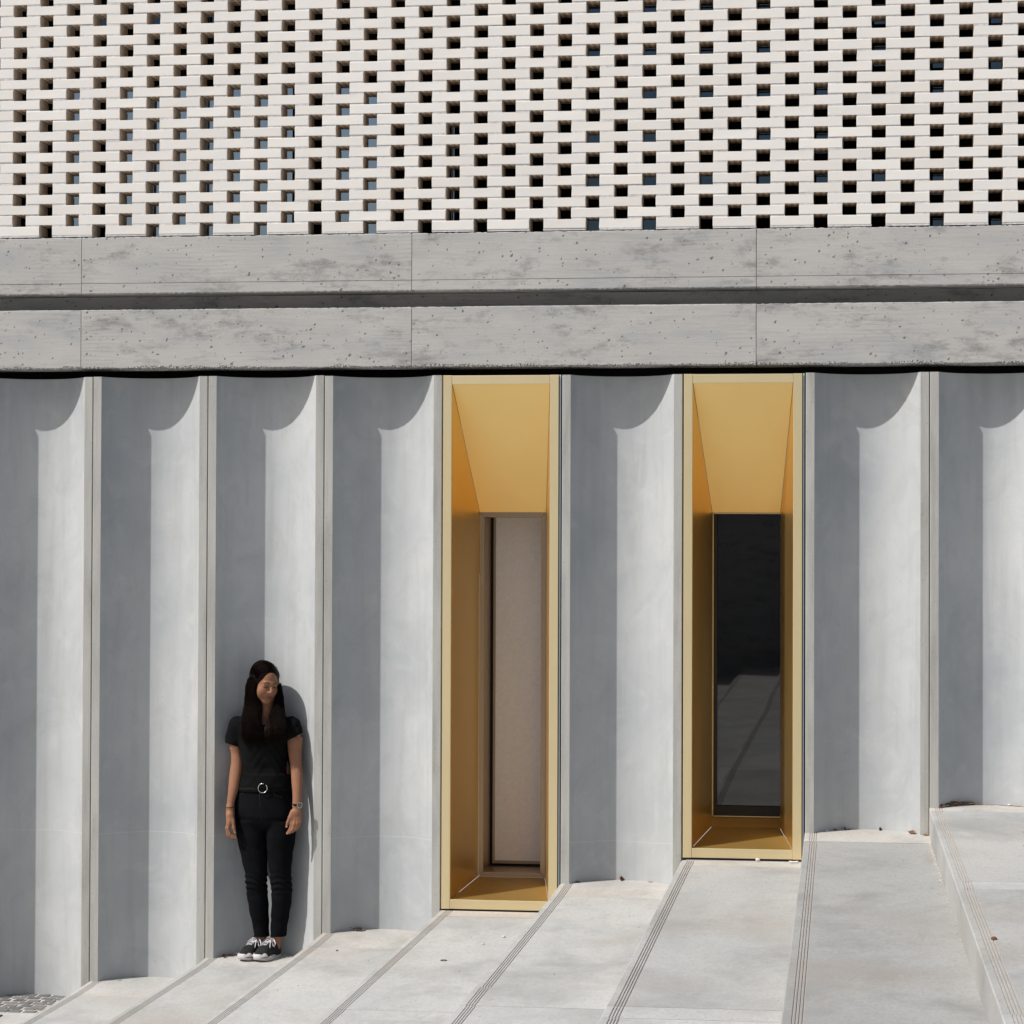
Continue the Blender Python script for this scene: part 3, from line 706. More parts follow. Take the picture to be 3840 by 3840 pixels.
RL = [(450, 600, 890), (600, 610, 880), (800, 625, 850), (950, 645, 838), (1000, 650, 842), (1040, 655, 845), (1100, 658, 848), (1200, 662, 845), (1300, 660, 830), (1400, 655, 812), (1500, 650, 797), (1550, 650, 792)]
LY = [0.046, 0.044, 0.041, 0.040, 0.040, 0.042, 0.050, 0.058, 0.064, 0.068, 0.071, 0.073]
LR = [0.98, 1.0, 1.02, 1.03, 1.03, 1.03, 1.06, 1.1, 1.08, 1.05, 1.05, 1.05]
PEL = [(110, 345, 832), (200, 318, 850), (300, 303, 866), (400, 300, 882), (470, 330, 860), (520, 400, 790)]
TOR = [(760, 600, 880), (800, 500, 985), (840, 440, 1050), (900, 425, 1050), (1000, 445, 1030), (1150, 452, 1022), (1300, 482, 1042), (1400, 498, 1056), (1500, 490, 1068), (1560, 472, 1072), (1640, 440, 1074)]
TY = [0.06, 0.06, 0.055, 0.05, 0.044, 0.042, 0.046, 0.05, 0.052, 0.052, 0.052]
TR_ = [0.045, 0.062, 0.080, 0.092, 0.106, 0.108, 0.098, 0.092, 0.096, 0.100, 0.104]
LA = [(1120, 335, 458), (1250, 345, 470), (1350, 345, 486), (1450, 330, 480), (1550, 320, 460), (1650, 312, 440), (1750, 303, 405), (1850, 293, 380), (1900, 290, 373)]
RA = [(1060, 1040, 1194), (1100, 1027, 1195), (1200, 1030, 1195), (1300, 1045, 1195), (1400, 1063, 1200), (1500, 1070, 1206), (1600, 1075, 1205), (1700, 1085, 1200), (1800, 1087, 1195), (1880, 1084, 1190)]
AYL = [0.03, 0.028, 0.025, 0.018, 0.005, -0.008, -0.02, -0.03, -0.034]; AYR = [0.03, 0.03, 0.028, 0.024, 0.016, 0.004, -0.008, -0.02, -0.03, -0.036]

body = SDF((0.70, -0.26, FZ+0.02), (1.25, 0.24, FZ+1.66), 0.0033)
body.loft(rows(U, TOR, TY, ry=TR_, grow=-0.008), 0.02); body.loft(rows(D, PEL[:4], 0.05, ry=0.090, grow=-0.010), 0.02)
body.loft(rows(D, LL, LY, LR, grow=-0.006), 0.01); body.loft(rows(D, RL, LY, LR, grow=-0.006), 0.01)
body.loft(rows(U, LA, AYL, 1.0), 0.012); body.loft(rows(U, RA, AYR, 0.95), 0.012)
body.cone(U(422, 915, 0.04), U(398, 1150, 0.03), 0.039, 0.031, 0.02); body.cone(U(1075, 925, 0.04), U(1115, 1090, 0.03), 0.041, 0.036, 0.02)
# ankles
for (x0, x1, xm) in ((510, 612, 560), (642, 758, 700)):
    a = D(xm, 1530, 0.073); b = D(xm, 1640, 0.077); body.cone(a, b, 0.028, 0.027, 0.01)
# neck and head (local frame: x to her left, y forward, z up)
HYAW, HPIT, HROLL = rad(37), rad(16), rad(-3)
fwd = np.array([math.sin(HYAW)*math.cos(HPIT), -math.cos(HYAW)*math.cos(HPIT), -math.sin(HPIT)])
lef = np.array([math.cos(HYAW), math.sin(HYAW), 0.0]); upv = np.cross(lef, fwd); upv = -upv if upv[2] < 0 else upv
lef, upv = lef*math.cos(HROLL)+upv*math.sin(HROLL), upv*math.cos(HROLL)-lef*math.sin(HROLL)
HC = at(994, 2563, 0.024); HS = 0.90; HR = np.array([lef, fwd, upv]).T
def hl(x, y, z): return HC+HS*(lef*x+fwd*y+upv*z)
def he(c, r, k=0.01, cut=False, p=2.0): body.ell(hl(*c), np.array(r)*HS, k, HR, cut, p)
body.cone(U(752, 900, 0.045), HC+np.array([0.0, 0.02, -0.045]), 0.050, 0.045, 0.02)
he((0, -0.012, 0.035), (0.074, 0.093, 0.086)); he((0, 0.022, -0.030), (0.058, 0.066, 0.078), 0.02); he((0, 0.058, -0.092), (0.022, 0.020, 0.017), 0.022)
for sg in (-1, 1):
    he((sg*0.036, 0.052, -0.028), (0.026, 0.026, 0.026), 0.02); he((sg*0.046, 0.012, -0.070), (0.014, 0.026, 0.022), 0.025)
    he((sg*0.031, 0.104, 0.014), (0.017, 0.020, 0.0115), 0.016, True); he((sg*0.031, 0.0735, 0.011), (0.0165, 0.012, 0.0105), 0.004)
    he((sg*0.010, 0.092, -0.026), (0.0075, 0.010, 0.0065), 0.006); he((sg*0.076, -0.006, -0.002), (0.008, 0.018, 0.031), 0.006)
    he((sg*0.030, 0.079, 0.029), (0.022, 0.009, 0.006), 0.012)
body.cone(hl(0, 0.084, 0.022), hl(0, 0.107, -0.018), 0.0062, 0.0095, 0.010)
he((0, 0.081, -0.053), (0.019, 0.009, 0.0045), 0.006); he((0, 0.0805, -0.0625), (0.016, 0.009, 0.005), 0.006); he((0, 0.0905, -0.0575), (0.020, 0.004, 0.0014), 0.003, True)
# hands: palm + five fingers each
def hand(fn, wr, palm, fingers, thumb):
    body.chain([fn(*p[:2], p[2]) for p in palm], [p[3] for p in palm], 0.010)
    for fg in fingers: body.chain([fn(*p) for p in fg], [0.0092, 0.0086, 0.0078, 0.0066][:len(fg)], 0.004)
    body.chain([fn(*p) for p in thumb], [0.0125, 0.0105, 0.0088, 0.0072][:len(thumb)], 0.005)
hand(D, None, [(262, 325, -0.034, 0.021), (262, 380, -0.036, 0.022), (258, 440, -0.040, 0.020)], [
    [(262, 455, -0.066), (244, 520, -0.066), (262, 582, -0.064), (318, 618, -0.060)],
    [(252, 458, -0.046), (232, 525, -0.044), (244, 592, -0.042), (300, 624, -0.040)],
    [(248, 455, -0.026), (230, 520, -0.024), (240, 580, -0.022), (290, 610, -0.020)],
    [(248, 450, -0.006), (234, 505, -0.004), (240, 555, -0.002), (280, 585, 0.000)]],
    [(276, 395, -0.052), (290, 460, -0.062), (298, 520, -0.064), (309, 562, -0.064)])
body.cone(D(258, 400, -0.055), D(252, 470, -0.058), 0.017, 0.014, 0.012); body.cone(D(258, 400, -0.02), D(248, 462, -0.012), 0.016, 0.013, 0.012)
hand(D, None, [(899, 322, -0.036, 0.022), (893, 375, -0.040, 0.022), (886, 425, -0.042, 0.019)], [
    [(856, 425, -0.052), (848, 475, -0.056), (832, 535, -0.055), (805, 572, -0.048)],
    [(880, 432, -0.054), (874, 482, -0.060), (856, 540, -0.060), (828, 570, -0.052)],
    [(903, 430, -0.050), (902, 480, -0.056), (884, 532, -0.056), (856, 560, -0.048)],
    [(922, 422, -0.042), (926, 466, -0.048), (914, 510, -0.048), (888, 542, -0.040)]],
    [(858, 372, -0.048), (832, 420, -0.056), (812, 468, -0.058), (800, 508, -0.056)])
body.cone(D(866, 375, -0.045), D(852, 425, -0.05), 0.017, 0.013, 0.012); body.cone(D(918, 370, -0.038), D(922, 425, -0.04), 0.017, 0.012, 0.012)
v, f = body.mesh(2); cen = v[f].mean(1); mi = np.zeros(len(f), int)
q = (cen-HC)@HR/HS
mi[(np.abs(q[:, 0]) < 0.0205-0.9*np.abs(q[:, 2]+0.0575)) & (np.abs(q[:, 2]+0.0575) < 0.0098-0.2*np.abs(q[:, 0])) & (q[:, 1] > 0.06)] = 1
for tip in (D(309, 562, -0.064), D(800, 508, -0.056), D(805, 572, -0.048)):
    mi[(np.linalg.norm(cen-(tip+np.array([0.002, -0.006, -0.003])), axis=1) < 0.0062)] = 2
link('body', npmesh('body', v-PO, f, [SKIN, LIPS, NAIL], mi), person)

# t-shirt
shirt = SDF((0.72, -0.16, FZ+0.90), (1.23, 0.22, FZ+1.40), 0.0036)
shirt.loft(rows(U, TOR, TY, ry=TR_, grow=0.003), 0.02)
shirt.cone(U(420, 900, 0.042), U(368, 1090, 0.032), 0.0495, 0.042, 0.03); shirt.cone(U(345, 1060, 0.032), U(372, 1105, 0.030), 0.028, 0.040, 0.02)
shirt.cone(U(1072, 908, 0.042), U(1102, 1010, 0.034), 0.0515, 0.050, 0.03)
def plane(p0, n_):
    n_ = np.array(n_, float); n_ /= np.linalg.norm(n_); return lambda X, Y, Z: (X-p0[0])*n_[0]+(Y-p0[1])*n_[1]+(Z-p0[2])*n_[2]
def side_cut(p0, n_, xs, sgn):
    pl = plane(p0, n_); return lambda X, Y, Z: np.where((X-xs)*sgn > 0, pl(X, Y, Z), -1.0)
xl = U(450, 1150, 0.03)[0]; xr = U(1022, 1110, 0.03)[0]
shirt.halfspace(side_cut(U(355, 1128, 0.03), (-0.25, 0, -1), xl-0.002, -1)); shirt.halfspace(side_cut(U(1108, 1045, 0.03), (0.55, 0, -1), xr+0.002, 1))
shirt.ell(U(752, 812, 0.02), (0.062, 0.075, 0.050), 0.012, None, True)
shirt.displace(lambda X, Y, Z: 0.0022*np.sin(60*(X-0.97)+38*(Z-FZ)+9*np.sin(11*Z))*np.clip((FZ+1.12-Z)/0.10, 0, 1)+0.0012*np.sin(95*Z+22*X+6*np.sin(30*X)))
# blousing just above the belt
shirt.loft([(r_[0], r_[1], r_[2], r_[3]+0.007, r_[4]+0.006) for r_ in rows(U, [(1490, 496, 1060), (1540, 474, 1070), (1590, 446, 1076), (1625, 442, 1074)], 0.052, ry=0.100)], 0.02)
v, f = shirt.mesh(1); link('t_shirt', npmesh('t_shirt', v-PO, f, [SHIRT]), person)

# jeans
jeans = SDF((0.74, -0.16, FZ+0.08), (1.24, 0.20, FZ+0.98), 0.0036)
knee = D(0, 1040, 0)[2]
def wr(ph): return lambda X, Y, Z: 0.0035*np.sin(190*(Z-knee)+26*(X-0.97)+ph+2.5*np.sin(40*X))*np.exp(-((Z-knee)/0.055)**2)+0.0012*np.sin(75*Z+33*X+ph)
jeans.loft(rows(D, PEL, 0.05, ry=[0.096, 0.100, 0.104, 0.104, 0.088, 0.06], grow=0.001), 0.03); jeans.loft(rows(D, LL, LY, LR, grow=0.001), 0.02, ripple=wr(0)); jeans.loft(rows(D, RL, LY, LR, grow=0.001), 0.009, ripple=wr(1.7))
v, f = jeans.mesh(1); jo = link('jeans', npmesh('jeans', v-PO, f, [JEANS]), person)
def front(cx, cy, off=0.002):
    """point on the front of the jeans under a pixel"""
    ray0 = D(cx, cy, -0.3); best = None
    for Y in np.linspace(-0.12, 0.06, 181):
        p_ = D(cx, cy, Y); g = np.round((p_-jeans.lo)/jeans.h).astype(int)
        if (g >= 0).all() and (g < jeans.n).all() and jeans.phi[tuple(g)] < 0: return p_-PO+np.array([0, -off, 0])
    return ray0-PO
for nm, pts in (('seam', [(318, 205), (345, 208), (375, 196), (396, 172), (405, 148)]), ('seam', [(668, 178), (690, 208), (740, 226), (800, 228), (840, 218)]), ('seam', [(540, 178), (545, 250), (549, 330), (551, 390), (560, 430)])):
    m_ = MB(); m_.tube([front(*p, 0.0012) for p in pts], 0.0008, 5); m_.build(nm, STITCH, jo, smooth=True)
for tab, Ys in ((LL, LY), (RL, LY)):
    r_ = rows(D, tab[-1:], [Ys[-1]], LR[-1])[0]; m_ = MB(); pts = [(r_[1]+(r_[3]+0.0015)*math.cos(t)-PO[0], r_[2]+(r_[4]+0.0015)*math.sin(t)-PO[1], r_[0]+0.004+0.004*math.cos(t)-PO[2]) for t in np.linspace(0, 2*math.pi, 41)]
    m_.tube(pts, 0.0032, 6, cap=False); m_.build('hem', JEANS, jo, smooth=True)
# belt and ring buckle
m_ = MB(); c0 = D(584, 140, 0.052); nseg = 72
for z0, rr_ in ((-0.014, 0.0), (-0.012, 0.004), (0.012, 0.004), (0.014, 0.0)):
    for t in range(nseg):
        a = 2*math.pi*t/nseg; x = math.cos(a); y = math.sin(a); ex = 0.1475+rr_; ey = 0.1035+rr_; pw = 2/2.2
        px_ = ex*math.copysign(abs(x)**pw, x); py_ = ey*math.copysign(abs(y)**pw, y)
        m_.v.append((c0[0]+px_-PO[0], 0.051+py_-PO[1], c0[2]+z0+0.045*px_+0.001-PO[2]))
for l in range(3):
    for t in range(nseg): m_.f.append((l*nseg+t, l*nseg+(t+1) % nseg, (l+1)*nseg+(t+1) % nseg, (l+1)*nseg+t)); m_.m.append(0)
bo = m_.build('belt', LEATHER, person, smooth=True)
m_ = MB(); bc = D(570, 142, -0.065)
m_.tube([(bc[0]+0.0245*math.cos(t)-PO[0], -0.064+0.004*math.cos(t)**2-PO[1], bc[2]+0.0245*math.sin(t)-PO[2]) for t in np.linspace(rad(75), rad(75+330), 40)], 0.0024, 8); m_.build('buckle', STEEL, bo, smooth=True)

# shoes
def shoe(heel, toe_dir, name):
    """heel: world xy of the heel's back, toe_dir: unit vector"""
    so_ = bpy.data.objects.new(name, None); COL.objects.link(so_); so_.parent = person; so_.empty_display_size = 0.05
    ex = np.array([-toe_dir[1], toe_dir[0]]) ; base = np.array([heel[0], heel[1]])
    def T(x, y, z): q_ = base+ex*x+np.array(toe_dir)*y; return np.array([q_[0]-PO[0], q_[1]-PO[1], z])
    L = 0.238
    out = []
    for t in np.linspace(0, 2*math.pi, 44, endpoint=False):
        y = 0.5*L*(1-math.cos(t)); s_ = math.sin(t); u = y/L
        w = 0.0335+0.0135*max(0, min(1, (u-0.25)/0.45)); e_ = abs(s_)**0.62 if True else 0
        out.append((math.copysign(w*e_, s_), y))
    m2 = MB(); n_ = len(out); lev = [(0.0005, 0.95), (0.004, 1.0), (0.020, 1.0), (0.0245, 0.985), (0.026, 0.90)]
    for (z, sc) in lev:
        for x, y in out:
            up_ = 0.010*max(0, (y/L-0.72)/0.28)**2; top = 0.010*max(0, (y/L-0.8)/0.2) if z > 0.02 else 0
            m2.v.append(tuple(T(x*sc, L/2+(y-L/2)*sc, z+up_*(1 if z < 0.02 else 0.6)+top)))
    for l in range(len(lev)-1):
        for t in range(n_): m2.f.append((l*n_+t, l*n_+(t+1) % n_, (l+1)*n_+(t+1) % n_, (l+1)*n_+t)); m2.m.append(0)
    m2.f.append(tuple(reversed(range(n_)))); m2.m.append(0); m2.f.append(tuple((len(lev)-1)*n_+t for t in range(n_))); m2.m.append(0)
    sole = m2.build('sole', RUBBER, so_, smooth=True); fixnormals(sole.data)
    m3 = MB(); m3.tube([T(x*1.012, L/2+(y-L/2)*1.004, 0.017) for x, y in out if y < 0.62*L], 0.0012, 5); m3.build('stripe', CANVAS, so_)
    g_ = SDF((-0.07, -0.02, 0.0), (0.07, L+0.03, 0.13), 0.003)
    g_.chain([(0, 0.205, 0.028), (0, 0.165, 0.038), (0, 0.115, 0.052), (0, 0.075, 0.066)], [0.030, 0.037, 0.036, 0.034], 0.02)
    g_.loft([(0.02, 0, 0.075, 0.041, 0.066), (0.05, 0, 0.066, 0.036, 0.058), (0.075, 0, 0.058, 0.033, 0.050), (0.088, 0, 0.056, 0.031, 0.047)], 0.02)
    g_.ell((0, 0.196, 0.022), (0.0435, 0.036, 0.028), 0.012); g_.halfspace(lambda X, Y, Z: 0.02-Z+0*X+0*Y); g_.halfspace(lambda X, Y, Z: Z-(0.076+0.16*(Y-0.04)*(Y > 0.04))+0*X)
    v_, f_ = g_.mesh(1); v2 = np.array([T(*p_) for p_ in v_]); uo = link('upper', npmesh('upper', v2, f_[:, ::-1] if False else f_, [CANVAS]), so_); fixnormals(uo.data)
    g_ = SDF((-0.07, 0.15, 0.0), (0.07, L+0.03, 0.08), 0.0025); g_.ell((0, 0.198, 0.022), (0.0465, 0.0385, 0.031), 0.01)
    g_.halfspace(lambda X, Y, Z: (0.187+0.22*Z)-Y+0*X); g_.halfspace(lambda X, Y, Z: 0.024-Z+0*X+0*Y); v_, f_ = g_.mesh(1); to = link('toe_cap', npmesh('toe_cap', np.array([T(*p_) for p_ in v_]), f_, [RUBBER]), so_); fixnormals(to.data)
    m4 = MB()
    def top(y): return float(np.interp(y, [0.07, 0.115, 0.165, 0.20], [0.103, 0.0905, 0.0775, 0.064]))
    for k_ in range(6):
        y = 0.178-k_*0.017; w = 0.020+0.001*k_
        for sg in (-1, 1):
            m4.tube([T(sg*w, y, top(y)-0.010), T(sg*w*0.5, y-0.004, top(y)+0.0005), T(-sg*w*0.3, y-0.010, top(y-0.01)+0.002), T(-sg*w, y-0.017, top(y-0.017)-0.009)], 0.0026, 5)
    for sg in (-1, 1):
        a = T(0, 0.088, top(0.088)+0.004)
        m4.tube([a, T(sg*0.022, 0.096, 0.106), T(sg*0.042, 0.112, 0.086), T(sg*0.046, 0.128, 0.066), T(sg*0.034, 0.122, 0.074), T(sg*0.014, 0.104, 0.094), a], 0.0028, 5)
        m4.tube([a, T(sg*0.012, 0.110, 0.100), T(sg*0.026, 0.140, 0.080), T(sg*0.034, 0.160, 0.056)], 0.0026, 5)
    m4.build('laces', LACE, so_, smooth=True)
    m5 = MB()
    for k_ in range(6):
        for sg in (-1, 1):
            y = 0.178-k_*0.017; p_ = T(sg*(0.022+0.001*k_), y, top(y)-0.0095); m5.tube([p_, p_+np.array([0, 0, 0.0022])], 0.003, 8)
    m5.build('eyelets', STEEL, so_, smooth=False); return so_
def unit(a): return (math.sin(a), -math.cos(a))
td = unit(rad(-17)); shoe((1.022, 0.142), td, 'shoe'); td = unit(rad(-21)); shoe((0.951, 0.140), td, 'shoe')

# hair: shaped mass plus loose strands
hair = SDF((0.80, -0.18, FZ+1.12), (1.15, 0.18, FZ+1.67), 0.0034)
def hh(c, r, k=0.01, cut=False): hair.ell(hl(*c), np.array(r)*HS, k, HR, cut)
hh((0, -0.024, 0.040), (0.0835, 0.1005, 0.0905)); hh((0, 0.092, -0.030), (0.060, 0.074, 0.088), 0.006, True)
HL = [(235, 640, 720), (290, 585, 728), (340, 556, 722), (420, 532, 702), (500, 522, 694), (570, 517, 704), (630, 512, 716), (700, 500, 722), (780, 486, 712), (860, 472, 716), (940, 464, 738), (1000, 466, 748), (1040, 478, 740)]
HRr = [(390, 938, 946), (470, 924, 960), (560, 905, 976), (640, 870, 985), (700, 842, 992), (780, 812, 1000), (860, 778, 1008), (940, 758, 1010), (1000, 754, 996), (1040, 765, 950)]
HLY = [0.02, 0.012, 0.008, 0.006, 0.004, 0.0, -0.008, -0.022, -0.040, -0.054, -0.064, -0.068, -0.068]; HRY = [0.035, 0.032, 0.03, 0.022, 0.008, -0.014, -0.038, -0.056, -0.066, -0.068]
lr = rows(U, HL, HLY, ry=[0.012, 0.040, 0.046, 0.045, 0.04, 0.036, 0.034, 0.032, 0.030, 0.027, 0.023, 0.017, 0.010]); rr2 = rows(U, HRr, HRY, ry=[0.008, 0.026, 0.03, 0.03, 0.030, 0.028, 0.025, 0.022, 0.016, 0.009])
hair.loft(lr, 0.02); hair.loft(rr2, 0.02); hair.loft(rows(U, [(300, 600, 900), (450, 580, 930), (600, 560, 935), (760, 540, 940)], [0.06, 0.07, 0.075, 0.075], ry=0.045), 0.02)
hair.displace(lambda X, Y, Z: 0.0022*np.sin(120*(X-0.97)+50*Y+3*np.sin(6*Z+20*X))*np.clip((FZ+1.40-Z)/0.1, 0, 1))
v, f = hair.mesh(1); ho = link('hair', npmesh('hair', v-PO, f, [HAIRM]), person)
rh = random.Random(3); m_ = MB()
for tab in (lr, rr2):
    A_ = np.array(tab)
    for k_ in range(330 if tab is lr else 250):
        u = rh.uniform(-1.02, 1.02); n0 = rh.choice((0, 0, 1, 2)); nend = len(A_)-rh.choice((0, 0, 0, 1)); pts = []; ph_ = rh.uniform(0, 6); am = rh.uniform(-6.5, 6.5)*1e-3
        for z, cx, cy, rx, ry_ in A_[n0:nend]:
            fy = math.sqrt(max(0, 1-min(abs(u), 1)**2.2)); pts.append((cx+rx*u+am*math.sin(ph_+z*rh.uniform(14, 22))-PO[0], cy-ry_*fy-0.001-PO[1]-abs(am)*0.5, z-PO[2]))
        pts.append((pts[-1][0]+rh.uniform(-.008, .008), pts[-1][1]+rh.uniform(-.006, .002), pts[-1][2]-rh.uniform(0.0, 0.045)-0.018*abs(math.sin(u*4.3+1.0))))
        m_.tube(pts, [0.0002]+[rh.uniform(0.0005, 0.0011)]*(len(pts)-2)+[0.0002], 3)
for sg in (-1, 1):         # combed from a parting over the crown to the sides
    for k_ in range(190):
        y0 = rh.uniform(-0.095, 0.062); am = rh.uniform(-0.004, 0.004); en = rh.uniform(80, 112); pts = []; lift = rh.uniform(0.0, 0.0022)
        for t in np.linspace(0, 1, 9):
            an = rad(en*t); yy = y0*(1-0.35*t)-0.012*t+am*math.sin(3*t); k2 = math.sqrt(max(0.05, 1-((yy+0.024)/0.1035)**2))
            pts.append(hl(-0.012*(1-t)+sg*(0.0848+lift)*math.sin(an)*k2, yy, 0.040+(0.0918+lift)*math.cos(an)*(k2 if an < 1.57 else 1.0))-PO)
        m_.tube(pts, [0.0003]+[rh.uniform(0.0005, 0.001)]*7+[0.0003], 3)
for k_ in range(26):       # flyaways round the crown
    a = rh.uniform(-1.9, 1.9); b = rh.uniform(-0.5, 0.6); p0 = np.array([math.sin(a)*math.cos(b)*0.086, math.sin(b)*0.1-0.02, math.cos(a)*0.092+0.034]); 
    p1 = p0*1.06+np.array([rh.uniform(-.006, .012), 0, rh.uniform(-.004, .006)]); p2 = p0*1.08+np.array([0.012*math.copysign(1, a), 0, -0.035*abs(math.sin(a))-0.01])
    q0, q1, q2 = hl(*p0)-PO, hl(*p1)-PO, hl(*p2)-PO; m_.tube([q0*(1-t)**2+2*q1*t*(1-t)+q2*t*t for t in (0, .2, .4, .6, .8, 1)], [0.0005, 0.0005, 0.0005, 0.0004, 0.0004, 0.0002], 3)
m_.tube([hl(-0.01, 0.075, 0.10)-PO, hl(0.012, 0.100, 0.062)-PO, hl(0.03, 0.105, 0.03)-PO, hl(0.040, 0.095, -0.01)-PO], [0.0008, 0.0007, 0.0006, 0.0003], 3)
m_.build('strands', HAIRM, ho, smooth=True)
# brows and lashes
for sg in (-1, 1):
    m_ = MB(); m_.tube([hl(sg*0.013, 0.0905, 0.030)-PO, hl(sg*0.026, 0.0885, 0.034)-PO, hl(sg*0.040, 0.080, 0.0335)-PO, hl(sg*0.049, 0.069, 0.029)-PO], [0.0024, 0.0027, 0.0021, 0.0007], 6); m_.build('eyebrow', BROW, person, smooth=True)
    m_ = MB(); m_.tube([hl(sg*0.017, 0.0815, 0.0055)-PO, hl(sg*0.025, 0.0865, 0.0022)-PO, hl(sg*0.034, 0.0855, 0.0018)-PO, hl(sg*0.044, 0.0775, 0.0045)-PO], [0.0010, 0.0017, 0.0018, 0.0008], 5); m_.build('eyelashes', BROW, person, smooth=True)
# wrist watch and hair tie
wc = D(902, 300, -0.036)-PO; wa = bpy.data.objects.new('watch', None); COL.objects.link(wa); wa.parent = person; wa.empty_display_size = 0.03
m_ = MB(); n_ = 28
for dz, e_ in ((-0.0065, 0), (-0.0055, 0.0018), (0.0055, 0.0018), (0.0065, 0)):
    for t in range(n_): a = 2*math.pi*t/n_; m_.v.append((wc[0]+(0.0245+e_)*math.cos(a), wc[1]+(0.0235+e_)*math.sin(a), wc[2]+dz))
for l in range(3):
    for t in range(n_): m_.f.append((l*n_+t, l*n_+(t+1) % n_, (l+1)*n_+(t+1) % n_, (l+1)*n_+t)); m_.m.append(0)
m_.build('strap', LEATHER, wa, smooth=True)
nv = Vector((0.62, -0.78, 0.02)).normalized(); dc = Vector(wc)+nv*0.026; tv = Vector((0, 0, 1)); sv = nv.cross(tv)
m_ = MB(); m_.tube([dc-nv*0.003, dc+nv*0.0035], 0.0165, 24); m_.build('case', STEEL, wa)
m_ = MB(); m_.tube([dc+nv*0.0034, dc+nv*0.0041], 0.0140, 24); do_ = m_.build('dial', DIAL, wa)
for k_ in range(12):
    a = k_*math.pi/6; d_ = sv*math.cos(a)+tv*math.sin(a); m_ = MB(); m_.tube([dc+nv*0.0043+d_*0.0080, dc+nv*0.0043+d_*0.0125], 0.0006, 4); m_.build('hour_mark', STEEL, do_)
for d_, l_ in ((sv*0.5+tv*0.85, 0.007), (sv*-0.6-tv*0.5, 0.010)):
    m_ = MB(); m_.tube([dc+nv*0.0045, dc+nv*0.0045+d_*l_], 0.0006, 4); m_.build('hand', STEEL, do_)
hc_ = D(262, 323, -0.034)-PO; m_ = MB(); m_.tube([(hc_[0]+0.0222*math.cos(t), hc_[1]+0.0215*math.sin(t), hc_[2]+0.0015*math.cos(t)) for t in np.linspace(0, 2*math.pi, 30)], 0.0021, 6, cap=False); m_.build('hair_tie', LEATHER, person, smooth=True)
# ---------------------------------------------------------------- dry leaves, twigs and small litter
LEAF = [mat_leaf('dry_brown_leaf', (0.16, 0.075, 0.04)), mat_leaf('dead_grey_leaf', (0.13, 0.11, 0.10)), mat_leaf('orange_dry_leaf', (0.24, 0.11, 0.045)), mat_leaf('black_rotten_leaf', (0.03, 0.025, 0.022))]
STONE = plain('white_stone', (0.62, 0.60, 0.57), 0.8); STRAW = mat_leaf('pale_straw', (0.30, 0.20, 0.11)); IRON = plain('dull_iron', (0.06, 0.055, 0.06), 0.5, 0.6)
def onstep(px, py, step, gap=0.012):
    """point on a tread under a pixel, kept clear of the wall"""
    p = atz(px, py, tz(step)); bay = math.floor(p[0]/P); u = p[0]-(bay+0.5)*P
    lim = (arc(u) if abs(u) < HW and bay not in (3, 5) else 0.0)-gap
    if p[1] > lim: p = at(px, py, lim); p[2] = tz(step)
    return p
def leaf(px, py, step, size, mat, label, curl=0.6, rot=0.0, stand=0.0, seed=1):
    r = random.Random(seed); p = onstep(px, py, step, size*0.45); n = 9; m = 5; v = []; f = []
    for i in range(n):
        t = i/(n-1); w = 0.34*math.sin(math.pi*min(1, t*0.95+0.03))**0.8*(1+0.15*math.sin(i*2.1+seed))
        for j in range(m):
            u = j/(m-1)*2-1; x = size*(t-0.5); y = size*w*u; z = size*curl*(0.35*u*u*w*2+0.55*(t-0.45)**2)+r.uniform(-.02, .02)*size
            v.append((x, y, z+0.0015))
    for i in range(n-1):
        for j in range(m-1): f.append((i*m+j, (i+1)*m+j, (i+1)*m+j+1, i*m+j+1))
    me = mesh('dry_leaf', v, f, [LEAF[mat]], None, True); zmin = min(q[2] for q in v)
    t = thing('dry_leaf', label, 'leaf', (p[0], p[1], tz(step)+0.002+0.03*max(0.0, min(0.3, p[1]+0.25))), 'dry leaves blown against the wall')
    o = link('blade', me, t); o.rotation_euler = (stand, 0.15, rot); sm = o.modifiers.new('thick', 'SOLIDIFY'); sm.thickness = 0.0012
    zs = [(o.rotation_euler.to_matrix() @ Vector(q)).z for q in v]; o.location.z = -min(zs)
    s_ = MB(); s_.tube([(-size*0.5, 0, size*curl*0.17), (-size*0.62, 0.004, size*curl*0.24), (-size*0.74, 0.001, size*curl*0.2)], 0.0011, 5)
    so_ = s_.build('stalk', LEAF[mat], t); so_.rotation_euler = o.rotation_euler; so_.location = o.location; return t
leaf(838, 3583, 1, 0.035, 0, 'brown pointed leaf standing at the wall left of the sneakers', 0.9, 0.9, 0.9, 1)
leaf(866, 3584, 1, 0.040, 2, 'flat orange brown leaf between two others left of the sneakers', 0.3, 0.2, 0.1, 2)
leaf(889, 3578, 1, 0.052, 1, 'crumpled grey leaf nearest the sneakers against the wall', 1.1, 2.0, 0.5, 3)
leaf(1346, 3490, 2, 0.070, 1, 'long curled grey leaf at the foot of the flute left of the first gold window', 0.8, 0.15, 0.15, 4)
leaf(2328, 3302, 4, 0.045, 0, 'round brown leaf at the wall between the two gold windows', 1.0, 1.2, 1.0, 5)
leaf(2168, 3313, 4, 0.028, 0, 'small brown leaf beside the right jamb of the first gold window', 0.6, 0.2, 0.3, 6)
leaf(2444, 3311, 4, 0.030, 2, 'flat tan scrap of leaf left of the second gold window', 0.2, 0.1, 0.0, 7)
leaf(3132, 3112, 6, 0.026, 1, 'pale grey leaf leftmost right of the second gold window', 0.8, 1.0, 0.8, 8)
leaf(3166, 3110, 6, 0.034, 3, 'black upright leaf in the flute right of the second gold window', 0.8, 1.5, 1.2, 9)
leaf(3188, 3112, 6, 0.028, 0, 'small brown leaf just right of the black upright leaf', 0.6, 0.4, 0.3, 10)
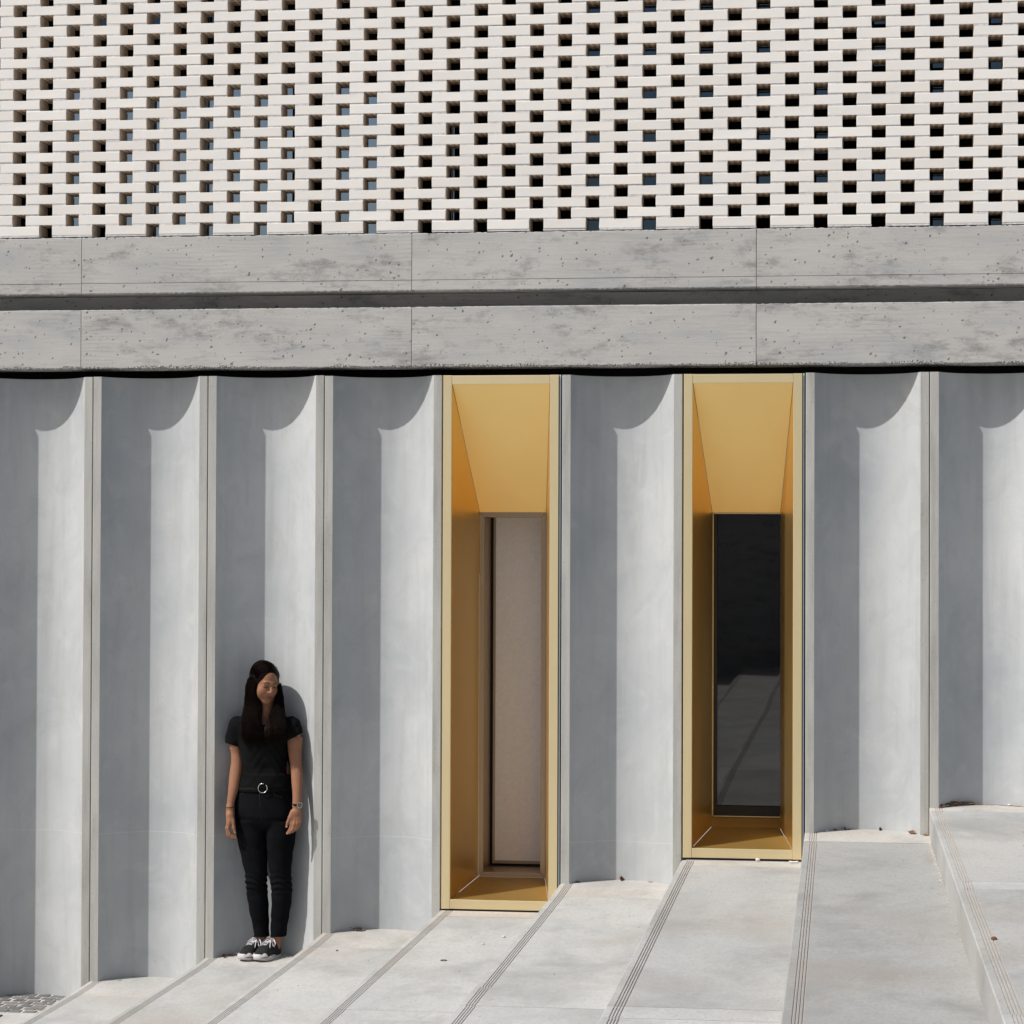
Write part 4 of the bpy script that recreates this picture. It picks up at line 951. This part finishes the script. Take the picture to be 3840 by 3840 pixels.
leaf(3298, 3112, 6, 0.034, 0, 'brown curled leaf alone at the middle of the flute', 1.2, 1.2, 1.0, 11)
leaf(3421, 3126, 6, 0.042, 2, 'orange striped curled leaf near the tall riser', 1.3, 0.1, 0.4, 12)
leaf(3474, 3128, 6, 0.038, 2, 'orange leaf tucked in the corner of rib and riser', 0.4, 0.0, 0.1, 13)
# heap of twigs and straw at the right
tw = thing('twig_heap', 'heap of dry twigs and straw on the top step at the right', 'twigs', tuple(atz(3600, 3018, tz(7)))); r_ = random.Random(5)
o0 = Vector(tw.location); back_ = []
for k in range(90):
    px = r_.choice((r_.uniform(3520, 3660), r_.uniform(3560, 3680), r_.uniform(3660, 3838))); py = 3022-0.02*(px-3520)+r_.uniform(-4, 5); p = onstep(px, py, 7, 0.008+r_.uniform(0, 0.02)); hgt = max(0.0, 0.022*math.exp(-((px-3590)/55.0)**2))
    a = r_.uniform(-0.5, 0.5); L = r_.uniform(0.02, 0.075); z = 0.002+r_.uniform(0, hgt); d = Vector((math.cos(a)*L, math.sin(a)*L*0.5, r_.uniform(-0.1, 0.2)*L*(1 if hgt > 0.006 else 0.1)))
    c = Vector(p)-o0; m_ = MB(); c.z = z+0.008
    m_.tube([c-d*0.5+Vector((0, 0, abs(d.z)*0.5)), c+Vector((0, r_.uniform(-.004, .004), abs(d.z)*0.5+0.001)), c+d*0.5+Vector((0, 0, abs(d.z)*0.5))], r_.choice((0.0006, 0.0009, 0.0014)), 4); m_.build('twig', r_.choice((STRAW, STRAW, LEAF[0], LEAF[3])), tw)
for k, (px, py, sz) in enumerate(((3530, 3028, 0.03), (3556, 3022, 0.034), (3580, 3016, 0.04))):
    leaf(px, py, 7, sz, (0, 3, 0)[k], ('dark leaf at the left end of the twig heap', 'black leaf under the twigs of the heap', 'brown leaf standing in the middle of the twig heap')[k], 0.8, k, 0.6, 30+k)
t2 = thing('twig', 'grey scrap of twig at the foot of the flute by the lowest steps', 'twig', tuple(onstep(428, 3668, 0, 0.02)))
m_ = MB(); m_.tube([(-0.035, 0.004, 0.003), (-0.012, -0.003, 0.006), (0.012, 0.002, 0.008), (0.04, 0.006, 0.014)], [0.0022, 0.003, 0.0026, 0.0012], 6); m_.build('stem', LEAF[1], t2, smooth=True)
m_ = MB(); m_.tube([(-0.005, -0.002, 0.006), (-0.018, -0.016, 0.010), (-0.03, -0.022, 0.006)], [0.002, 0.0016, 0.001], 6); m_.build('side_shoot', LEAF[1], t2, smooth=True)
def pebble(px, py, step, r, label, mat=STONE, seed=1, squash=0.6, name='pebble'):
    p = onstep(px, py, step); rr = random.Random(seed); bm = bmesh.new(); bmesh.ops.create_icosphere(bm, subdivisions=2, radius=r)
    for q in bm.verts: q.co *= 1+rr.uniform(-0.18, 0.18); q.co.z = max(q.co.z*squash, -r*0.4)
    me = bpy.data.meshes.new(name); bm.to_mesh(me); bm.free(); me.materials.append(mat)
    return tag(link(name, me, None, (p[0], p[1], tz(step)+r*0.4+0.03*max(0.0, min(0.3, p[1]+0.25)))), label, 'stone', 'loose stones on the steps')
pebble(2841, 3230, 5, 0.012, 'white pebble under the sill of the right gold window', seed=1)
pebble(3100, 3112, 6, 0.010, 'pale pebble in the flute right of the dark glass window', seed=2)
pebble(3785, 3020, 7, 0.010, 'white pebble at the far right by the straw', seed=3)
pebble(1889, 3515, 3, 0.009, 'grey chip on the tread below the left gold window', seed=4); pebble(1811, 3541, 3, 0.008, 'smaller grey chip nearer the iron ring', seed=5)
pebble(3727, 3524, 7, 0.011, 'brown stone caught in the grooves of the rightmost step', LEAF[0], seed=6)
pebble(1264, 3566, 2, 0.007, 'tan stone on the tread right of the sneakers', LEAF[0], seed=7)
# white scraps by the right window and by the straw
for px, py, st_, lab in ((2978, 3231, 5, 'torn white scrap at the right foot of the dark glass window'), (3748, 3013, 7, 'torn white scrap lying on the straw at the far right')):
    p = onstep(px, py, st_, 0.02); rr = random.Random(int(px)); v = []; n = 10
    for k in range(n): a = 2*math.pi*k/n; q = rr.uniform(0.5, 1.0); v.append((0.034*q*math.cos(a), 0.016*q*math.sin(a), 0.003+rr.uniform(0, 0.008)))
    v.append((0, 0, 0.009)); o = link('paper_scrap', mesh('paper_scrap', v, [(k, (k+1) % n, n) for k in range(n)], [STONE]), None, (p[0], p[1]-0.01, tz(st_)+0.001)); o.modifiers.new('thick', 'SOLIDIFY').thickness = 0.0012; tag(o, lab, 'scrap')
# iron ring let into the tread
p = atz(1664, 3602, tz(3)); m_ = MB(); m_.tube([(0.0145*math.cos(t), 0.0145*math.sin(t), 0.0) for t in np.linspace(0, 2*math.pi, 33)], 0.0017, 6, cap=False)
tag(m_.build('iron_ring', IRON, None, (p[0], p[1], tz(3)+0.0012), True), 'small dark iron ring lying flat on the tread below the left gold window', 'ring')
# sand and grit along the foot of the tall riser
gr = MB(); r_ = random.Random(9)
for k in range(620):
    y = -0.06-abs(r_.gauss(0, 1.3)); x = 7*P-abs(r_.gauss(0, 0.010))-0.002; s_ = r_.uniform(0.0012, 0.0042)
    if r_.random() < 0.12: x -= r_.uniform(0, 0.22)
    v = [(x+s_*a*r_.uniform(.7, 1.3), y+s_*b*r_.uniform(.7, 1.3), tz(6)+s_*c) for a, b, c in ((1, 0, .3), (0, 1, .3), (-1, 0, .3), (0, -1, .3), (0, 0, 1.1), (0, 0, 0))]
    gr.add(v, [(0, 1, 4), (1, 2, 4), (2, 3, 4), (3, 0, 4), (1, 0, 5), (2, 1, 5), (3, 2, 5), (0, 3, 5)])
for k in range(260):
    i = r_.randrange(0, 8); x = i*P+r_.uniform(0.0, P-0.02); y = -abs(r_.gauss(0, 2.2))-0.02; s_ = r_.uniform(0.0012, 0.0035)
    v = [(x+s_*a, y+s_*b, tz(i)+s_*c) for a, b, c in ((1, 0, .3), (0, 1, .3), (-1, 0, .3), (0, -1, .3), (0, 0, 1.1), (0, 0, 0))]
    gr.add(v, [(0, 1, 4), (1, 2, 4), (2, 3, 4), (3, 0, 4), (1, 0, 5), (2, 1, 5), (3, 2, 5), (0, 3, 5)], r_.choice((0, 0, 1)))
tag(gr.build('grit', [SAND, LEAF[0]]), 'pale grit strewn along the foot of the tall riser and over the treads', 'grit', kind='stuff')
